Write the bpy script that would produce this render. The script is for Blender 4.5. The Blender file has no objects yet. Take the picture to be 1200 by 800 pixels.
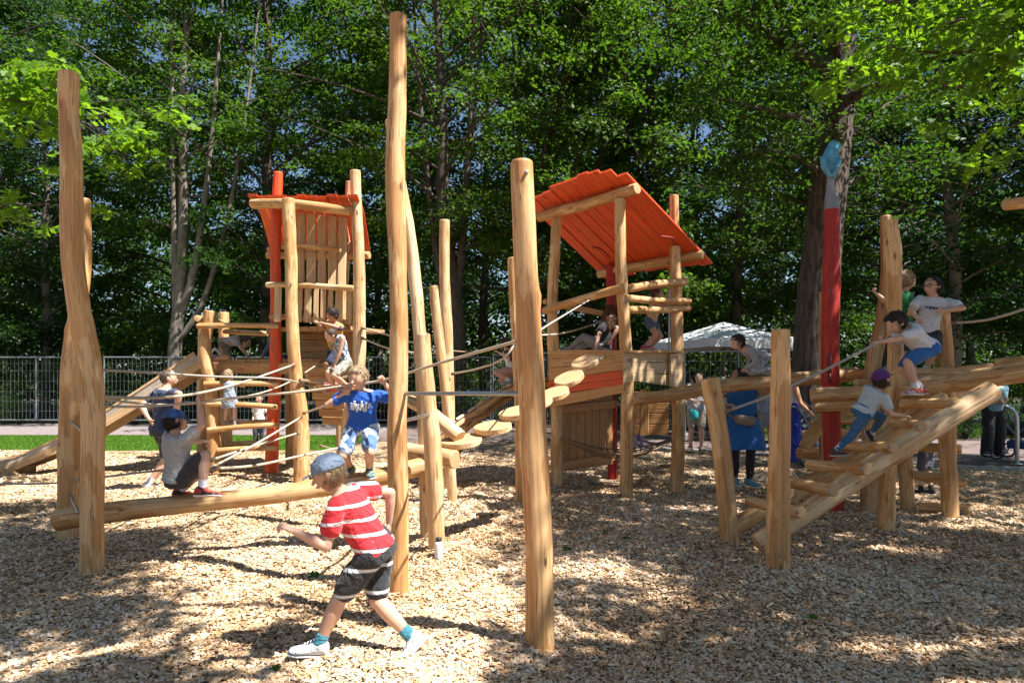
import bpy, math, random
import numpy as np
from mathutils import Vector, Matrix
V = Vector
rad = math.radians
sc = bpy.context.scene
col = sc.collection
EYE = 1.56
F = 800.0
def P(px, py, Y):                      # a point at distance Y seen in the photo at px, py
    return V(((px-600)/F*Y, Y, EYE-(py-436)/F*Y))
def G(px, py):
    Y = F*EYE/(py-436); return V(((px-600)/F*Y, Y, 0))
SUN = V((0.4875, -0.207, 0.848)).normalized()

# ------------------------------------------------------------------ materials
def newmat(name):
    m = bpy.data.materials.new(name); m.use_nodes = True
    nt = m.node_tree; b = nt.nodes['Principled BSDF']
    return m, nt, b
def N(nt, typ, **kw):
    n = nt.nodes.new(typ)
    for k, v in kw.items():
        if k.startswith('i_'):
            n.inputs[k[2:].replace('_', ' ')].default_value = v
        else: setattr(n, k, v)
    return n
def ramp(nt, stops):
    n = nt.nodes.new('ShaderNodeValToRGB'); e = n.color_ramp.elements
    while len(e) < len(stops): e.new(0.5)
    for i, (p, c) in enumerate(stops):
        e[i].position = p; e[i].color = (c[0], c[1], c[2], 1)
    return n
def bump(nt, b, h, strength=0.3, dist=0.01):
    n = N(nt, 'ShaderNodeBump', i_Strength=strength, i_Distance=dist)
    nt.links.new(h, n.inputs['Height']); nt.links.new(n.outputs[0], b.inputs['Normal'])
def mapping(nt, src, scale):
    n = N(nt, 'ShaderNodeMapping'); n.inputs['Scale'].default_value = scale
    nt.links.new(src, n.inputs['Vector']); return n.outputs[0]
def mixc(nt, f, a, b, mode='MIX'):
    n = nt.nodes.new('ShaderNodeMix'); n.data_type = 'RGBA'; n.blend_type = mode
    if hasattr(f, 'links'): nt.links.new(f, n.inputs[0])
    else: n.inputs[0].default_value = f
    for s, x in ((6, a), (7, b)):
        if hasattr(x, 'links'): nt.links.new(x, n.inputs[s])
        else: n.inputs[s].default_value = (x[0], x[1], x[2], 1)
    return n.outputs[2]

def wood_mat(name, c_hi, c_lo, c_knot=(.16, .07, .025), rough=.6, knots=True, patch=(.62, .42, .22), patch_amt=.55):
    m, nt, b = newmat(name); L = nt.links.new
    at = N(nt, 'ShaderNodeAttribute', attribute_name='gc')
    g = at.outputs['Vector']
    n1 = N(nt, 'ShaderNodeTexNoise', i_Scale=1.0, i_Detail=6.0, i_Roughness=.62, i_Distortion=.4)
    L(mapping(nt, g, (26, 26, 1.3)), n1.inputs['Vector'])
    r1 = ramp(nt, [(.32, c_lo), (.52, [(a+c)/2 for a, c in zip(c_hi, c_lo)]), (.66, c_hi)]); L(n1.outputs[0], r1.inputs[0])
    n2 = N(nt, 'ShaderNodeTexNoise', i_Scale=1.0, i_Detail=3.0, i_Roughness=.5)
    L(mapping(nt, g, (8, 8, 2.0)), n2.inputs['Vector'])
    rp = ramp(nt, [(.49, (0, 0, 0)), (.525, (patch_amt,)*3)]); L(n2.outputs[0], rp.inputs[0])
    c = mixc(nt, rp.outputs[0], r1.outputs[0], patch)
    n4 = N(nt, 'ShaderNodeTexNoise', i_Scale=1.0, i_Detail=2.0)       # long faint streaks
    L(mapping(nt, g, (70, 70, .7)), n4.inputs['Vector'])
    rs = ramp(nt, [(.3, (.62, .54, .46)), (.52, (1, 1, 1))]); L(n4.outputs[0], rs.inputs[0])
    c = mixc(nt, .75, c, rs.outputs[0], 'MULTIPLY')
    if knots:
        vo = N(nt, 'ShaderNodeTexVoronoi', i_Scale=1.0); L(mapping(nt, g, (7, 7, 2.6)), vo.inputs['Vector'])
        rk = ramp(nt, [(.05, (1, 1, 1)), (.085, (.35,)*3), (.15, (0, 0, 0))]); L(vo.outputs['Distance'], rk.inputs[0])
        c = mixc(nt, rk.outputs[0], c, c_knot)
        n3 = N(nt, 'ShaderNodeTexNoise', i_Scale=1.0, i_Detail=1.0); L(mapping(nt, g, (60, 60, 4)), n3.inputs['Vector'])
        rc = ramp(nt, [(.665, (0, 0, 0)), (.70, (.75,)*3)]); L(n3.outputs[0], rc.inputs[0])   # drying cracks
        c = mixc(nt, rc.outputs[0], c, (.2, .1, .045))
    n6 = N(nt, 'ShaderNodeTexNoise', i_Scale=1.0, i_Detail=2.0, i_Distortion=.2); L(mapping(nt, g, (34, 34, .8)), n6.inputs['Vector'])
    r6 = ramp(nt, [(.490, (0, 0, 0)), (.5, (.85,)*3), (.510, (0, 0, 0))]); L(n6.outputs[0], r6.inputs[0])
    r7 = ramp(nt, [(.50, (0, 0, 0)), (.56, (1, 1, 1))]); L(n2.outputs[0], r7.inputs[0])
    c = mixc(nt, mixc(nt, 1.0, r6.outputs[0], r7.outputs[0], 'MULTIPLY'), c, [x*.22 for x in c_lo])
    oi = N(nt, 'ShaderNodeObjectInfo'); rv = ramp(nt, [(0, (.78, .76, .72)), (.35, (1, .95, .88)), (.7, (.90, .86, .80)), (1, (1.0, 1.0, 1.0))]); L(oi.outputs['Random'], rv.inputs[0])
    c = mixc(nt, 1.0, c, rv.outputs[0], 'MULTIPLY')
    L(c, b.inputs['Base Color']); b.inputs['Roughness'].default_value = rough
    bump(nt, b, n1.outputs[0], .6, .008)
    return m
def end_mat(name, c1, c2):
    m, nt, b = newmat(name); L = nt.links.new
    at = N(nt, 'ShaderNodeAttribute', attribute_name='gc')
    mp = mapping(nt, at.outputs['Vector'], (1, 1, 0))
    ns = N(nt, 'ShaderNodeTexNoise', i_Scale=12.0, i_Detail=3.0); L(mp, ns.inputs['Vector'])
    ln = N(nt, 'ShaderNodeVectorMath', operation='LENGTH'); L(mp, ln.inputs[0])
    ma = N(nt, 'ShaderNodeMath', operation='MULTIPLY_ADD'); L(ln.outputs['Value'], ma.inputs[0]); ma.inputs[1].default_value = 560
    mb = N(nt, 'ShaderNodeMath', operation='MULTIPLY'); L(ns.outputs[0], mb.inputs[0]); mb.inputs[1].default_value = 9; L(mb.outputs[0], ma.inputs[2])
    si = N(nt, 'ShaderNodeMath', operation='SINE'); L(ma.outputs[0], si.inputs[0])
    r = ramp(nt, [(0, c2), (1, c1)]); mr = N(nt, 'ShaderNodeMapRange'); mr.inputs[1].default_value = -1; L(si.outputs[0], mr.inputs[0]); L(mr.outputs[0], r.inputs[0])
    cc = mixc(nt, ns.outputs[0], r.outputs[0], c2)
    L(cc, b.inputs['Base Color']); b.inputs['Roughness'].default_value = .75
    return m
WOOD = wood_mat('peeled_wood', (.67, .385, .155), (.42, .205, .072), patch=(.76, .51, .26), patch_amt=.7)
WOODP = wood_mat('pale_wood', (.72, .48, .25), (.52, .30, .135), patch=(.80, .60, .37), patch_amt=.7)
BOARD = wood_mat('sawn_board', (.64, .37, .155), (.47, .245, .09), knots=True, patch=(.60, .36, .16), patch_amt=.3)
BOARDP = wood_mat('pale_board', (.72, .53, .32), (.56, .37, .20), patch=(.66, .46, .27), patch_amt=.3)
REDW = wood_mat('orange_glaze', (.88, .125, .020), (.66, .065, .012), c_knot=(.2, .02, .01), knots=True, patch=(.72, .10, .025), patch_amt=.5, rough=.5)
REDP = wood_mat('red_glaze', (.45, .016, .007), (.27, .009, .005), c_knot=(.10, .008, .006), patch=(.52, .026, .010), patch_amt=.5, rough=.62)
ENDM = end_mat('end_grain', (.66, .45, .25), (.44, .25, .11))
REDE = end_mat('red_end_grain', (.62, .07, .03), (.4, .04, .02))

def plain(name, c, rough=.5, metal=0.0, noise=0.0, scale=30, bmp=0.0, spec=None):
    m, nt, b = newmat(name); L = nt.links.new
    b.inputs['Roughness'].default_value = rough; b.inputs['Metallic'].default_value = metal
    if spec is not None: b.inputs['Specular IOR Level'].default_value = spec
    if noise or bmp:
        tc = N(nt, 'ShaderNodeTexCoord')
        n = N(nt, 'ShaderNodeTexNoise', i_Scale=float(scale), i_Detail=4.0, i_Roughness=.6); L(tc.outputs['Object'], n.inputs['Vector'])
        r = ramp(nt, [(.3, [x*(1-noise) for x in c]), (.7, [min(1, x*(1+noise)) for x in c])]); L(n.outputs[0], r.inputs[0])
        L(r.outputs[0], b.inputs['Base Color'])
        if bmp: bump(nt, b, n.outputs[0], bmp, .01)
    else: b.inputs['Base Color'].default_value = (*c, 1)
    return m
STEEL = plain('galvanised_steel', (.42, .44, .45), .38, .9, .15, 14)
STEELD = plain('brushed_steel', (.30, .32, .34), .32, .9, .1, 20)
FENCEM = plain('fence_zinc', (.25, .265, .28), .5, .6, .15, 6)
CONC = plain('concrete', (.36, .34, .31), .9, 0, .25, 8, .3)
BLACKP = plain('black_plastic', (.02, .02, .022), .45)
RUBBER = plain('black_rubber', (.03, .03, .03), .8, 0, .2, 20)
def rope_mat(name, c):
    m, nt, b = newmat(name); L = nt.links.new
    at = N(nt, 'ShaderNodeAttribute', attribute_name='gc')
    w = N(nt, 'ShaderNodeTexWave', i_Scale=34.0, i_Distortion=.4); w.bands_direction = 'DIAGONAL'
    L(mapping(nt, at.outputs['Vector'], (1.6, 1.6, 1)), w.inputs['Vector'])
    r = ramp(nt, [(0, [x*.6 for x in c]), (.6, c)]); L(w.outputs[0], r.inputs[0]); L(r.outputs[0], b.inputs['Base Color'])
    b.inputs['Roughness'].default_value = .85; bump(nt, b, w.outputs[0], .6, .004)
    return m
ROPE = rope_mat('hemp_rope', (.58, .48, .36))
ROPEG = rope_mat('grey_rope', (.42, .38, .33))
ROPED = rope_mat('brown_rope', (.28, .19, .11))
_cl = {}
def cloth(name, c, pat=None, c2=None, scale=30, c3=None, thr=.55):
    k = (name,)
    if k in _cl: return _cl[k]
    m, nt, b = newmat(name); L = nt.links.new
    tc = N(nt, 'ShaderNodeTexCoord'); o = tc.outputs['Object']
    n = N(nt, 'ShaderNodeTexNoise', i_Scale=9.0, i_Detail=3.0, i_Roughness=.5, i_Distortion=.6); L(o, n.inputs['Vector'])
    nf = N(nt, 'ShaderNodeTexNoise', i_Scale=90.0, i_Detail=2.0); L(o, nf.inputs['Vector'])
    rr = ramp(nt, [(.3, [x*.86 for x in c]), (.7, c)]); L(nf.outputs[0], rr.inputs[0]); cc = rr.outputs[0]
    if pat == 'blotch':
        v = N(nt, 'ShaderNodeTexNoise', i_Scale=float(scale), i_Detail=2.0, i_Distortion=1.0); L(o, v.inputs['Vector'])
        r2 = ramp(nt, [(.47, (0, 0, 0)), (.52, (1, 1, 1))]); L(v.outputs[0], r2.inputs[0]); cc = mixc(nt, r2.outputs[0], cc, c2)
    elif pat in ('stripe', 'plaid'):
        w = N(nt, 'ShaderNodeTexWave', i_Scale=float(scale)); w.bands_direction = 'Z'; L(o, w.inputs['Vector'])
        r2 = ramp(nt, [(thr, (0, 0, 0)), (thr+.06, (1, 1, 1))]); L(w.outputs[0], r2.inputs[0]); cc = mixc(nt, r2.outputs[0], cc, c2)
        if pat == 'plaid':
            w2 = N(nt, 'ShaderNodeTexWave', i_Scale=float(scale)); w2.bands_direction = 'X'; L(o, w2.inputs['Vector'])
            r3 = ramp(nt, [(.55, (0, 0, 0)), (.62, (.8, .8, .8))]); L(w2.outputs[0], r3.inputs[0]); cc = mixc(nt, r3.outputs[0], cc, c3 or c2)
    L(cc, b.inputs['Base Color']); b.inputs['Roughness'].default_value = .88
    b.inputs['Sheen Weight'].default_value = .15
    sb = N(nt, 'ShaderNodeMath', operation='SUBTRACT'); L(n.outputs[0], sb.inputs[0]); sb.inputs[1].default_value = .5
    ab = N(nt, 'ShaderNodeMath', operation='ABSOLUTE'); L(sb.outputs[0], ab.inputs[0])
    n5 = N(nt, 'ShaderNodeTexNoise', i_Scale=24.0, i_Detail=3.0, i_Distortion=1.2); L(o, n5.inputs['Vector'])
    ad = N(nt, 'ShaderNodeMath', operation='MULTIPLY_ADD'); L(n5.outputs[0], ad.inputs[0]); ad.inputs[1].default_value = .25; L(ab.outputs[0], ad.inputs[2])
    bump(nt, b, ad.outputs[0], .9, .05)
    _cl[k] = m; return m
def skin_mat(name, c):
    m, nt, b = newmat(name); L = nt.links.new
    tc = N(nt, 'ShaderNodeTexCoord')
    n = N(nt, 'ShaderNodeTexNoise', i_Scale=12.0, i_Detail=3.0); L(tc.outputs['Object'], n.inputs['Vector'])
    r = ramp(nt, [(.3, (c[0]*.93, c[1]*.84, c[2]*.80)), (.7, c)]); L(n.outputs[0], r.inputs[0]); L(r.outputs[0], b.inputs['Base Color'])
    b.inputs['Roughness'].default_value = .5; b.inputs['Specular IOR Level'].default_value = .35
    return m
SKIN = skin_mat('skin', (.60, .37, .26)); SKIN2 = skin_mat('tanned_skin', (.47, .26, .16)); SKINP = skin_mat('pale_skin', (.68, .45, .34))
def hair_mat(name, c):
    m, nt, b = newmat(name); L = nt.links.new
    tc = N(nt, 'ShaderNodeTexCoord')
    n = N(nt, 'ShaderNodeTexNoise', i_Scale=1.0, i_Detail=5.0, i_Roughness=.7, i_Distortion=.5); L(mapping(nt, tc.outputs['Object'], (110, 110, 22)), n.inputs['Vector'])
    r = ramp(nt, [(.3, [x*.45 for x in c]), (.7, [min(1, x*1.35) for x in c])]); L(n.outputs[0], r.inputs[0]); L(r.outputs[0], b.inputs['Base Color'])
    b.inputs['Roughness'].default_value = .55; bump(nt, b, n.outputs[0], .8, .008)
    return m
H_BLACK = hair_mat('black_hair', (.018, .012, .010)); H_BROWN = hair_mat('brown_hair', (.07, .038, .020)); H_BLOND = hair_mat('blond_hair', (.42, .30, .17))
H_RED = hair_mat('auburn_hair', (.16, .065, .028)); H_GREY = hair_mat('grey_hair', (.45, .44, .43)); H_DARK = hair_mat('dark_brown_hair', (.035, .020, .013))
EYEM = plain('eye_dark', (.015, .010, .008), .2); LIPM = plain('lip', (.42, .13, .11), .5)

# ------------------------------------------------------------------ mesh helpers
ORG = {}
def tag(o, label=None, cat=None, group=None, kind=None):
    if label: o['label'] = label
    if cat: o['category'] = cat
    if group: o['group'] = group
    if kind: o['kind'] = kind
    return o
def empty(name, loc, label, cat, group=None):
    o = bpy.data.objects.new(name, None); col.objects.link(o); o.location = loc; o.empty_display_size = .1
    ORG[o.name] = V(loc); return tag(o, label, cat, group)
def link(name, me, parent=None, origin=None):
    o = bpy.data.objects.new(name, me); col.objects.link(o)
    if parent is not None:
        o.parent = parent; ORG[o.name] = ORG[parent.name]
    else:
        org = V(origin) if origin is not None else V((0, 0, 0)); o.location = org; ORG[o.name] = org
    return o
def fastmesh(name, v, f, mats, smooth=False, attrs=None, fmat=None):
    """v (n,3), f (m,k) or a list of such arrays"""
    me = bpy.data.meshes.new(name)
    fl = f if isinstance(f, list) else [f]
    fl = [np.asarray(x, np.int32) for x in fl if len(x)]
    v = np.asarray(v, np.float32)
    me.vertices.add(len(v)); me.vertices.foreach_set('co', v.ravel())
    idx = np.concatenate([x.ravel() for x in fl]); tot = np.concatenate([np.full(len(x), x.shape[1], np.int32) for x in fl])
    st = np.concatenate([[0], np.cumsum(tot)[:-1]]).astype(np.int32)
    me.loops.add(len(idx)); me.loops.foreach_set('vertex_index', idx)
    me.polygons.add(len(tot)); me.polygons.foreach_set('loop_start', st); me.polygons.foreach_set('loop_total', tot)
    if fmat is not None: me.polygons.foreach_set('material_index', np.asarray(fmat, np.int32))
    me.polygons.foreach_set('use_smooth', np.full(len(tot), smooth) if not hasattr(smooth, '__len__') else np.asarray(smooth))
    me.update(calc_edges=True)
    for k, (dom, typ, arr) in (attrs or {}).items():
        a = me.attributes.new(k, typ, dom)
        a.data.foreach_set('vector' if typ == 'FLOAT_VECTOR' else 'value', np.asarray(arr, np.float32).ravel())
    for m in mats: me.materials.append(m)
    return me
class MB:
    """collects pieces (verts, faces, grain coordinates, material index, smooth)"""
    def __init__(s): s.v = []; s.g = []; s.f = []; s.mi = []; s.sm = []; s.n = 0
    def add(s, v, faces, g=None, mi=0, smooth=False):
        v = [tuple(x) for x in v]; s.v += v; s.g += [tuple(x) for x in (g if g is not None else v)]
        for k, fa in enumerate(faces):
            s.f.append(tuple(i+s.n for i in fa))
            s.mi.append(mi[k] if hasattr(mi, '__len__') else mi); s.sm.append(smooth[k] if hasattr(smooth, '__len__') else smooth)
        s.n += len(v)
    def build(s, name, mats, parent=None, origin=None):
        if not isinstance(mats, (list, tuple)): mats = [mats]
        org = ORG[parent.name] if parent is not None else (V(origin) if origin is not None else V((0, 0, 0)))
        me = bpy.data.meshes.new(name)
        me.from_pydata([(a-org[0], b-org[1], c-org[2]) for a, b, c in s.v], [], s.f)
        me.polygons.foreach_set('material_index', s.mi); me.polygons.foreach_set('use_smooth', s.sm)
        a = me.attributes.new('gc', 'FLOAT_VECTOR', 'POINT'); a.data.foreach_set('vector', np.array(s.g, np.float32).ravel())
        for m in mats: me.materials.append(m)
        me.update()
        return link(name, me, parent, org)
def resample(pts, step):
    pts = [V(p) for p in pts]; n = len(pts); out = []
    if n == 2:
        k = max(1, int((pts[1]-pts[0]).length/step)); return [pts[0].lerp(pts[1], i/k) for i in range(k+1)], [i/k for i in range(k+1)]
    ts = []
    for i in range(n-1):
        p0 = pts[i-1] if i > 0 else pts[i]*2-pts[i+1]; p1 = pts[i]; p2 = pts[i+1]; p3 = pts[i+2] if i+2 < n else pts[i+1]*2-pts[i]
        k = max(1, int((p2-p1).length/step))
        for j in range(k + (1 if i == n-2 else 0)):
            t = j/k
            out.append(.5*((2*p1)+(-p0+p2)*t+(2*p0-5*p1+4*p2-p3)*t*t+(-p0+3*p1-3*p2+p3)*t**3)); ts.append((i+t)/(n-1))
    return out, ts
def frames(path):
    fr = []; t0 = (path[1]-path[0]).normalized()
    a = V((0, 0, 1)) if abs(t0.z) < .8 else V((1, 0, 0))
    u = t0.cross(a).normalized()
    for i in range(len(path)):
        t = (path[min(i+1, len(path)-1)]-path[max(i-1, 0)]).normalized()
        u = (u-t*u.dot(t)).normalized(); fr.append((t, u, t.cross(u)))
    return fr
_seed = [11]
def tube_data(pts, radii, n=18, step=.06, rough=.0, seed=None, bumps=0, bevel=.012, caps=True, hole=None):
    _seed[0] += 1
    rg = random.Random(seed if seed is not None else _seed[0])
    path, ts = resample(pts, step)
    if caps and bevel and len(path) > 2:
        bb = min(bevel, .012)*.8
        for e, nx in ((len(path)-1, len(path)-2), (0, 1)):
            q = path[e]+(path[nx]-path[e]).normalized()*bb
            q2 = path[e]+(path[nx]-path[e]).normalized()*bb*2.0
            if e == 0: path[1:1] = [q, q2]; ts[1:1] = [ts[0]+1e-4, ts[0]+2e-4]
            else: path[-1:-1] = [q2, q]; ts[-1:-1] = [ts[-1]-2e-4, ts[-1]-1e-4]
    fr = frames(path); L = 0; m = len(path)
    if not hasattr(radii, '__len__'): radii = [radii, radii]
    def rr(t):
        x = t*(len(radii)-1); i = min(int(x), len(radii)-2); return radii[i]*(1-(x-i))+radii[i+1]*(x-i)
    ph = [rg.uniform(0, 6.28) for _ in range(8)]; so = rg.uniform(0, 50)
    total = sum((path[i+1]-path[i]).length for i in range(m-1))
    bl = [(rg.uniform(.05, .95)*total, rg.uniform(0, 6.28), rg.choice((-.13, -.10, .10, .13, .16))*rg.uniform(.6, 1.2), rg.uniform(.04, .11), rg.uniform(.35, .7)) for _ in range(bumps)]
    v = []; g = []; f = []; mi = []; sm = []
    for i in range(m):
        if i: L += (path[i]-path[i-1]).length
        r0 = rr(ts[i]); t, u, w = fr[i]
        ctr = path[i]
        for k in range(n):
            a = 2*math.pi*k/n; r = r0
            if rough:
                r *= 1+rough*(.5*math.sin(L*3.1+ph[0]+a)+.4*math.sin(L*7.3+ph[1]-2*a)+.45*math.sin(2*a+ph[2]+L*1.3)+.3*math.sin(3*a+ph[3]+L*5)+.3*math.sin(L*13+ph[4]+a))
            for (bl_l, bl_a, amp, sl, sa) in bl:
                da = (a-bl_a+math.pi) % (2*math.pi)-math.pi
                r *= 1+amp*math.exp(-((L-bl_l)/sl)**2-(da/sa)**2)
            if caps and bevel and (i == 0 or i == m-1): r -= min(bevel*.6, r0*.12)
            v.append(ctr+u*(r*math.cos(a))+w*(r*math.sin(a)))
            g.append((math.cos(a)*r+so, math.sin(a)*r+so*.7, L+so))
    for i in range(m-1):
        for k in range(n):
            f.append((i*n+k, i*n+(k+1) % n, (i+1)*n+(k+1) % n, (i+1)*n+k)); mi.append(0); sm.append(True)
    if caps:
        # ends get an own ring so that the cut stays sharp
        for i, rev in ((0, True), (m-1, False)):
            b = len(v); t, u, w = fr[i]; r0 = rr(ts[i])
            for k in range(n):
                v.append(V(v[i*n+k])+t*(.0 if rev else .0)); gx = g[i*n+k]; g.append((gx[0]-so, gx[1]-so*.7, 0))
            v.append(path[i]+t*(-.004 if rev else .004)); g.append((0, 0, 0))
            for k in range(n):
                a_, b_ = b+k, b+(k+1) % n
                f.append((b_, a_, b+n) if rev else (a_, b_, b+n)); mi.append(1); sm.append(False)
    return v, f, g, mi, sm
def log(name, pts, radii, parent=None, mats=None, rough=.05, bumps=None, n=20, step=.05, origin=None, seed=None, **kw):
    if bumps is None:
        tot = sum((V(pts[i+1])-V(pts[i])).length for i in range(len(pts)-1)); bumps = int(tot*2.2)+1
    d = tube_data(pts, radii, n=n, step=step, rough=rough, bumps=bumps, seed=seed)
    m = MB(); m.add(d[0], d[1], d[2], d[3], d[4])
    return m.build(name, mats or [WOOD, ENDM], parent, origin if origin is not None else pts[0])
def rope(name, pts, r, parent=None, mat=None, label=None, group=None, sag=0.0, step=.06):
    pts = [V(p) for p in pts]
    if sag:
        a, b = pts[0], pts[-1]; k = 10
        pts = [a.lerp(b, i/k)-V((0, 0, sag*4*(i/k)*(1-i/k))) for i in range(k+1)]
    d = tube_data(pts, [r, r], n=8, step=step, bevel=0)
    m = MB(); m.add(d[0], d[1], d[2], 0, True)
    o = m.build(name, [mat or ROPE], parent, pts[0])
    if label:
        tag(o, label, 'rope', group)
        for e, nx in ((0, 1), (-1, -2)):
            dv = (pts[nx]-pts[e]).normalized(); q = tube_data([pts[e]-dv*r*.5, pts[e]+dv*r*1.6, pts[e]+dv*r*3.2, pts[e]+dv*r*7], [r*1.7, r*2.1, r*1.5, r*1.25], n=8, step=.01, bevel=0)
            mk = MB(); mk.add(q[0], q[1], q[2], 0, True); mk.build('rope_splice', [ROPED], o)
    return o
def board(mb, a, b, wv, tv, wav=.0, seed=0, step=.12, ta=1.0, tb=1.0, mi=0):
    """board from a to b (centre line), wv half width vector, tv thickness vector; wavy sawn edges"""
    a, b, wv, tv = V(a), V(b), V(wv), V(tv); rg = random.Random(seed+7)
    L = (b-a).length; k = max(1, int(L/step)); p = [rg.uniform(0, 6.28) for _ in range(4)]; so = rg.uniform(0, 60)
    v = []; g = []; W = wv.length; T = tv.length; bv = min(.006, T*.25)
    wn = wv.normalized(); tn = tv.normalized()
    for i in range(k+1):
        t = i/k; c = a.lerp(b, t); s = ta*(1-t)+tb*t
        l = W*s*(1+wav*(math.sin(L*t*3+p[0])*.6+math.sin(L*t*8+p[1])*.4)); r = W*s*(1+wav*(math.sin(L*t*3.4+p[2])*.6+math.sin(L*t*7+p[3])*.4))
        for (x, y) in ((-l+bv, 0), (-l, bv), (-l, T-bv), (-l+bv, T), (r-bv, T), (r, T-bv), (r, bv), (r-bv, 0)):
            v.append(c+wn*x+tn*y); g.append((x+so, y+so*.3, L*t+so))
    f = []
    for i in range(k):
        for j in range(8): f.append((i*8+j, i*8+(j+1) % 8, (i+1)*8+(j+1) % 8, (i+1)*8+j))
    f.append(tuple(range(7, -1, -1))); f.append(tuple(k*8+j for j in range(8)))
    mb.add(v, f, g, mi, False)
def box(mb, c, hx, hy, hz, mi=0):
    """box with half-extent vectors"""
    c, hx, hy, hz = V(c), V(hx), V(hy), V(hz)
    if hx.cross(hy).dot(hz) < 0: hx = -hx
    v = [c+hx*sx+hy*sy+hz*sz for sz in (-1, 1) for sy in (-1, 1) for sx in (-1, 1)]
    mb.add(v, [(0, 2, 3, 1), (4, 5, 7, 6), (0, 1, 5, 4), (2, 6, 7, 3), (0, 4, 6, 2), (1, 3, 7, 5)], None, mi)
def bolt(parent, p, d, r=.012):
    p, d = V(p), V(d).normalized()
    m = MB(); t = tube_data([p-d*.01, p+d*.008], [r, r*.9], n=10, step=1, bevel=.002); m.add(t[0], t[1], t[2], 0, t[4])
    return m.build('bolt', [STEELD], parent)
NCHIP = 230000; NLEAF = 60; NSHADE = 3000; NFAR = 9000; EXPO = 1.42; HOLE = .95
# ------------------------------------------------------------------ people
dgp = bpy.context.evaluated_depsgraph_get
class Geo:
    def __init__(s): s.v = []; s.f = []
    def add(s, v, f):
        b = len(s.v); s.v += [tuple(x) for x in v]; s.f += [tuple(i+b for i in q) for q in f]
def g_loft(g, rings, n=20, cap=True):
    """rings: (centre, half vector a, half vector b)"""
    v = []; f = []; m = len(rings)
    for c, a, b in rings:
        for k in range(n):
            t = 2*math.pi*k/n; v.append(c+a*math.cos(t)+b*math.sin(t))
    for i in range(m-1):
        for k in range(n): f.append((i*n+k, i*n+(k+1) % n, (i+1)*n+(k+1) % n, (i+1)*n+k))
    f.append(tuple(range(n-1, -1, -1))); f.append(tuple((m-1)*n+k for k in range(n)))
    g.add(v, f)
def g_ell(g, c, ax, ay, az, n=16, fn=None):
    v = []; f = []; h = n//2
    v.append(c-az)
    for i in range(1, h):
        ph = -math.pi/2+math.pi*i/h
        for k in range(n):
            t = 2*math.pi*k/n; x, y, z = math.cos(t)*math.cos(ph), math.sin(t)*math.cos(ph), math.sin(ph)
            if fn: x, y, z = fn(x, y, z)
            v.append(c+ax*x+ay*y+az*z)
    v.append(c+az); e = len(v)-1
    for k in range(n): f.append((0, 1+(k+1) % n, 1+k)); f.append((e, 1+(h-2)*n+k, 1+(h-2)*n+(k+1) % n))
    for i in range(h-2):
        for k in range(n): f.append((1+i*n+k, 1+i*n+(k+1) % n, 1+(i+1)*n+(k+1) % n, 1+(i+1)*n+k))
    g.add(v, f)
def g_limb(g, pts, rs, n=14):
    """round ended chain of tapered segments"""
    for i in range(len(pts)-1):
        a, b = V(pts[i]), V(pts[i+1]); ra, rb = rs[i], rs[i+1]
        d = (b-a)
        if d.length < 1e-5: continue
        d.normalize(); u = d.orthogonal().normalized(); w = d.cross(u)
        rings = []
        for k in (-.95, -.75, -.4, 0): rings.append((a+d*(ra*k), u*(ra*math.sqrt(1-k*k)), w*(ra*math.sqrt(1-k*k))))
        for k in (0, .4, .75, .95): rings.append((b+d*(rb*k), u*(rb*math.sqrt(1-k*k)), w*(rb*math.sqrt(1-k*k))))
        g_loft(g, rings, n)
def remesh(g, name, mat, parent, vox, smooth=4, disp=None, push=0.0, fac=.5):
    org = ORG[parent.name]
    me = bpy.data.meshes.new(name); me.from_pydata([(a-org[0], b-org[1], c-org[2]) for a, b, c in g.v], [], g.f)
    tmp = bpy.data.objects.new('tmp', me); col.objects.link(tmp)
    r = tmp.modifiers.new('r', 'REMESH'); r.mode = 'VOXEL'; r.voxel_size = vox; r.use_smooth_shade = True
    if smooth:
        s = tmp.modifiers.new('s', 'SMOOTH'); s.factor = fac; s.iterations = smooth
    out = bpy.data.meshes.new_from_object(tmp.evaluated_get(dgp())); out.name = name
    bpy.data.objects.remove(tmp); bpy.data.meshes.remove(me)
    out.materials.clear(); out.materials.append(mat)
    if disp or push:
        n = len(out.vertices); co = np.empty(n*3, np.float32); no = np.empty(n*3, np.float32)
        out.vertices.foreach_get('co', co); out.vertices.foreach_get('normal', no); co = co.reshape(-1, 3); no = no.reshape(-1, 3)
        d = np.full(n, push, np.float32)
        if disp:
            a, s = disp
            rg_ = np.abs(np.sin(co[:, 2]*s*.9+co[:, 0]*s*.7+np.sin(co[:, 0]*s*.5+co[:, 1]*s*.4)*1.5)); d = d-a*1.1*(1-rg_)**3+a*(np.sin(co[:, 0]*s+np.sin(co[:, 2]*s*.6)*2)*np.cos(co[:, 2]*s*.8+co[:, 1]*s*.5)+.6*np.sin(co[:, 1]*s*1.9+co[:, 2]*s*1.3+co[:, 0]*s*.7))
        co = co+no*d[:, None]; out.vertices.foreach_set('co', co.ravel().astype(np.float32)); out.update()
    out.polygons.foreach_set('use_smooth', [True]*len(out.polygons))
    return link(name, out, parent)
def ik(a, t, l1, l2, pole):
    d = t-a; L = d.length; mx = (l1+l2)*.995
    if L > mx: d = d*(mx/L); L = mx
    L = max(L, abs(l1-l2)+.01); dn = d.normalized()
    x = (l1*l1-l2*l2+L*L)/(2*L); h = math.sqrt(max(0, l1*l1-x*x))
    p = V(pole)-dn*V(pole).dot(dn)
    if p.length < 1e-4: p = dn.orthogonal()
    return a+dn*x+p.normalized()*h, a+dn*L
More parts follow.
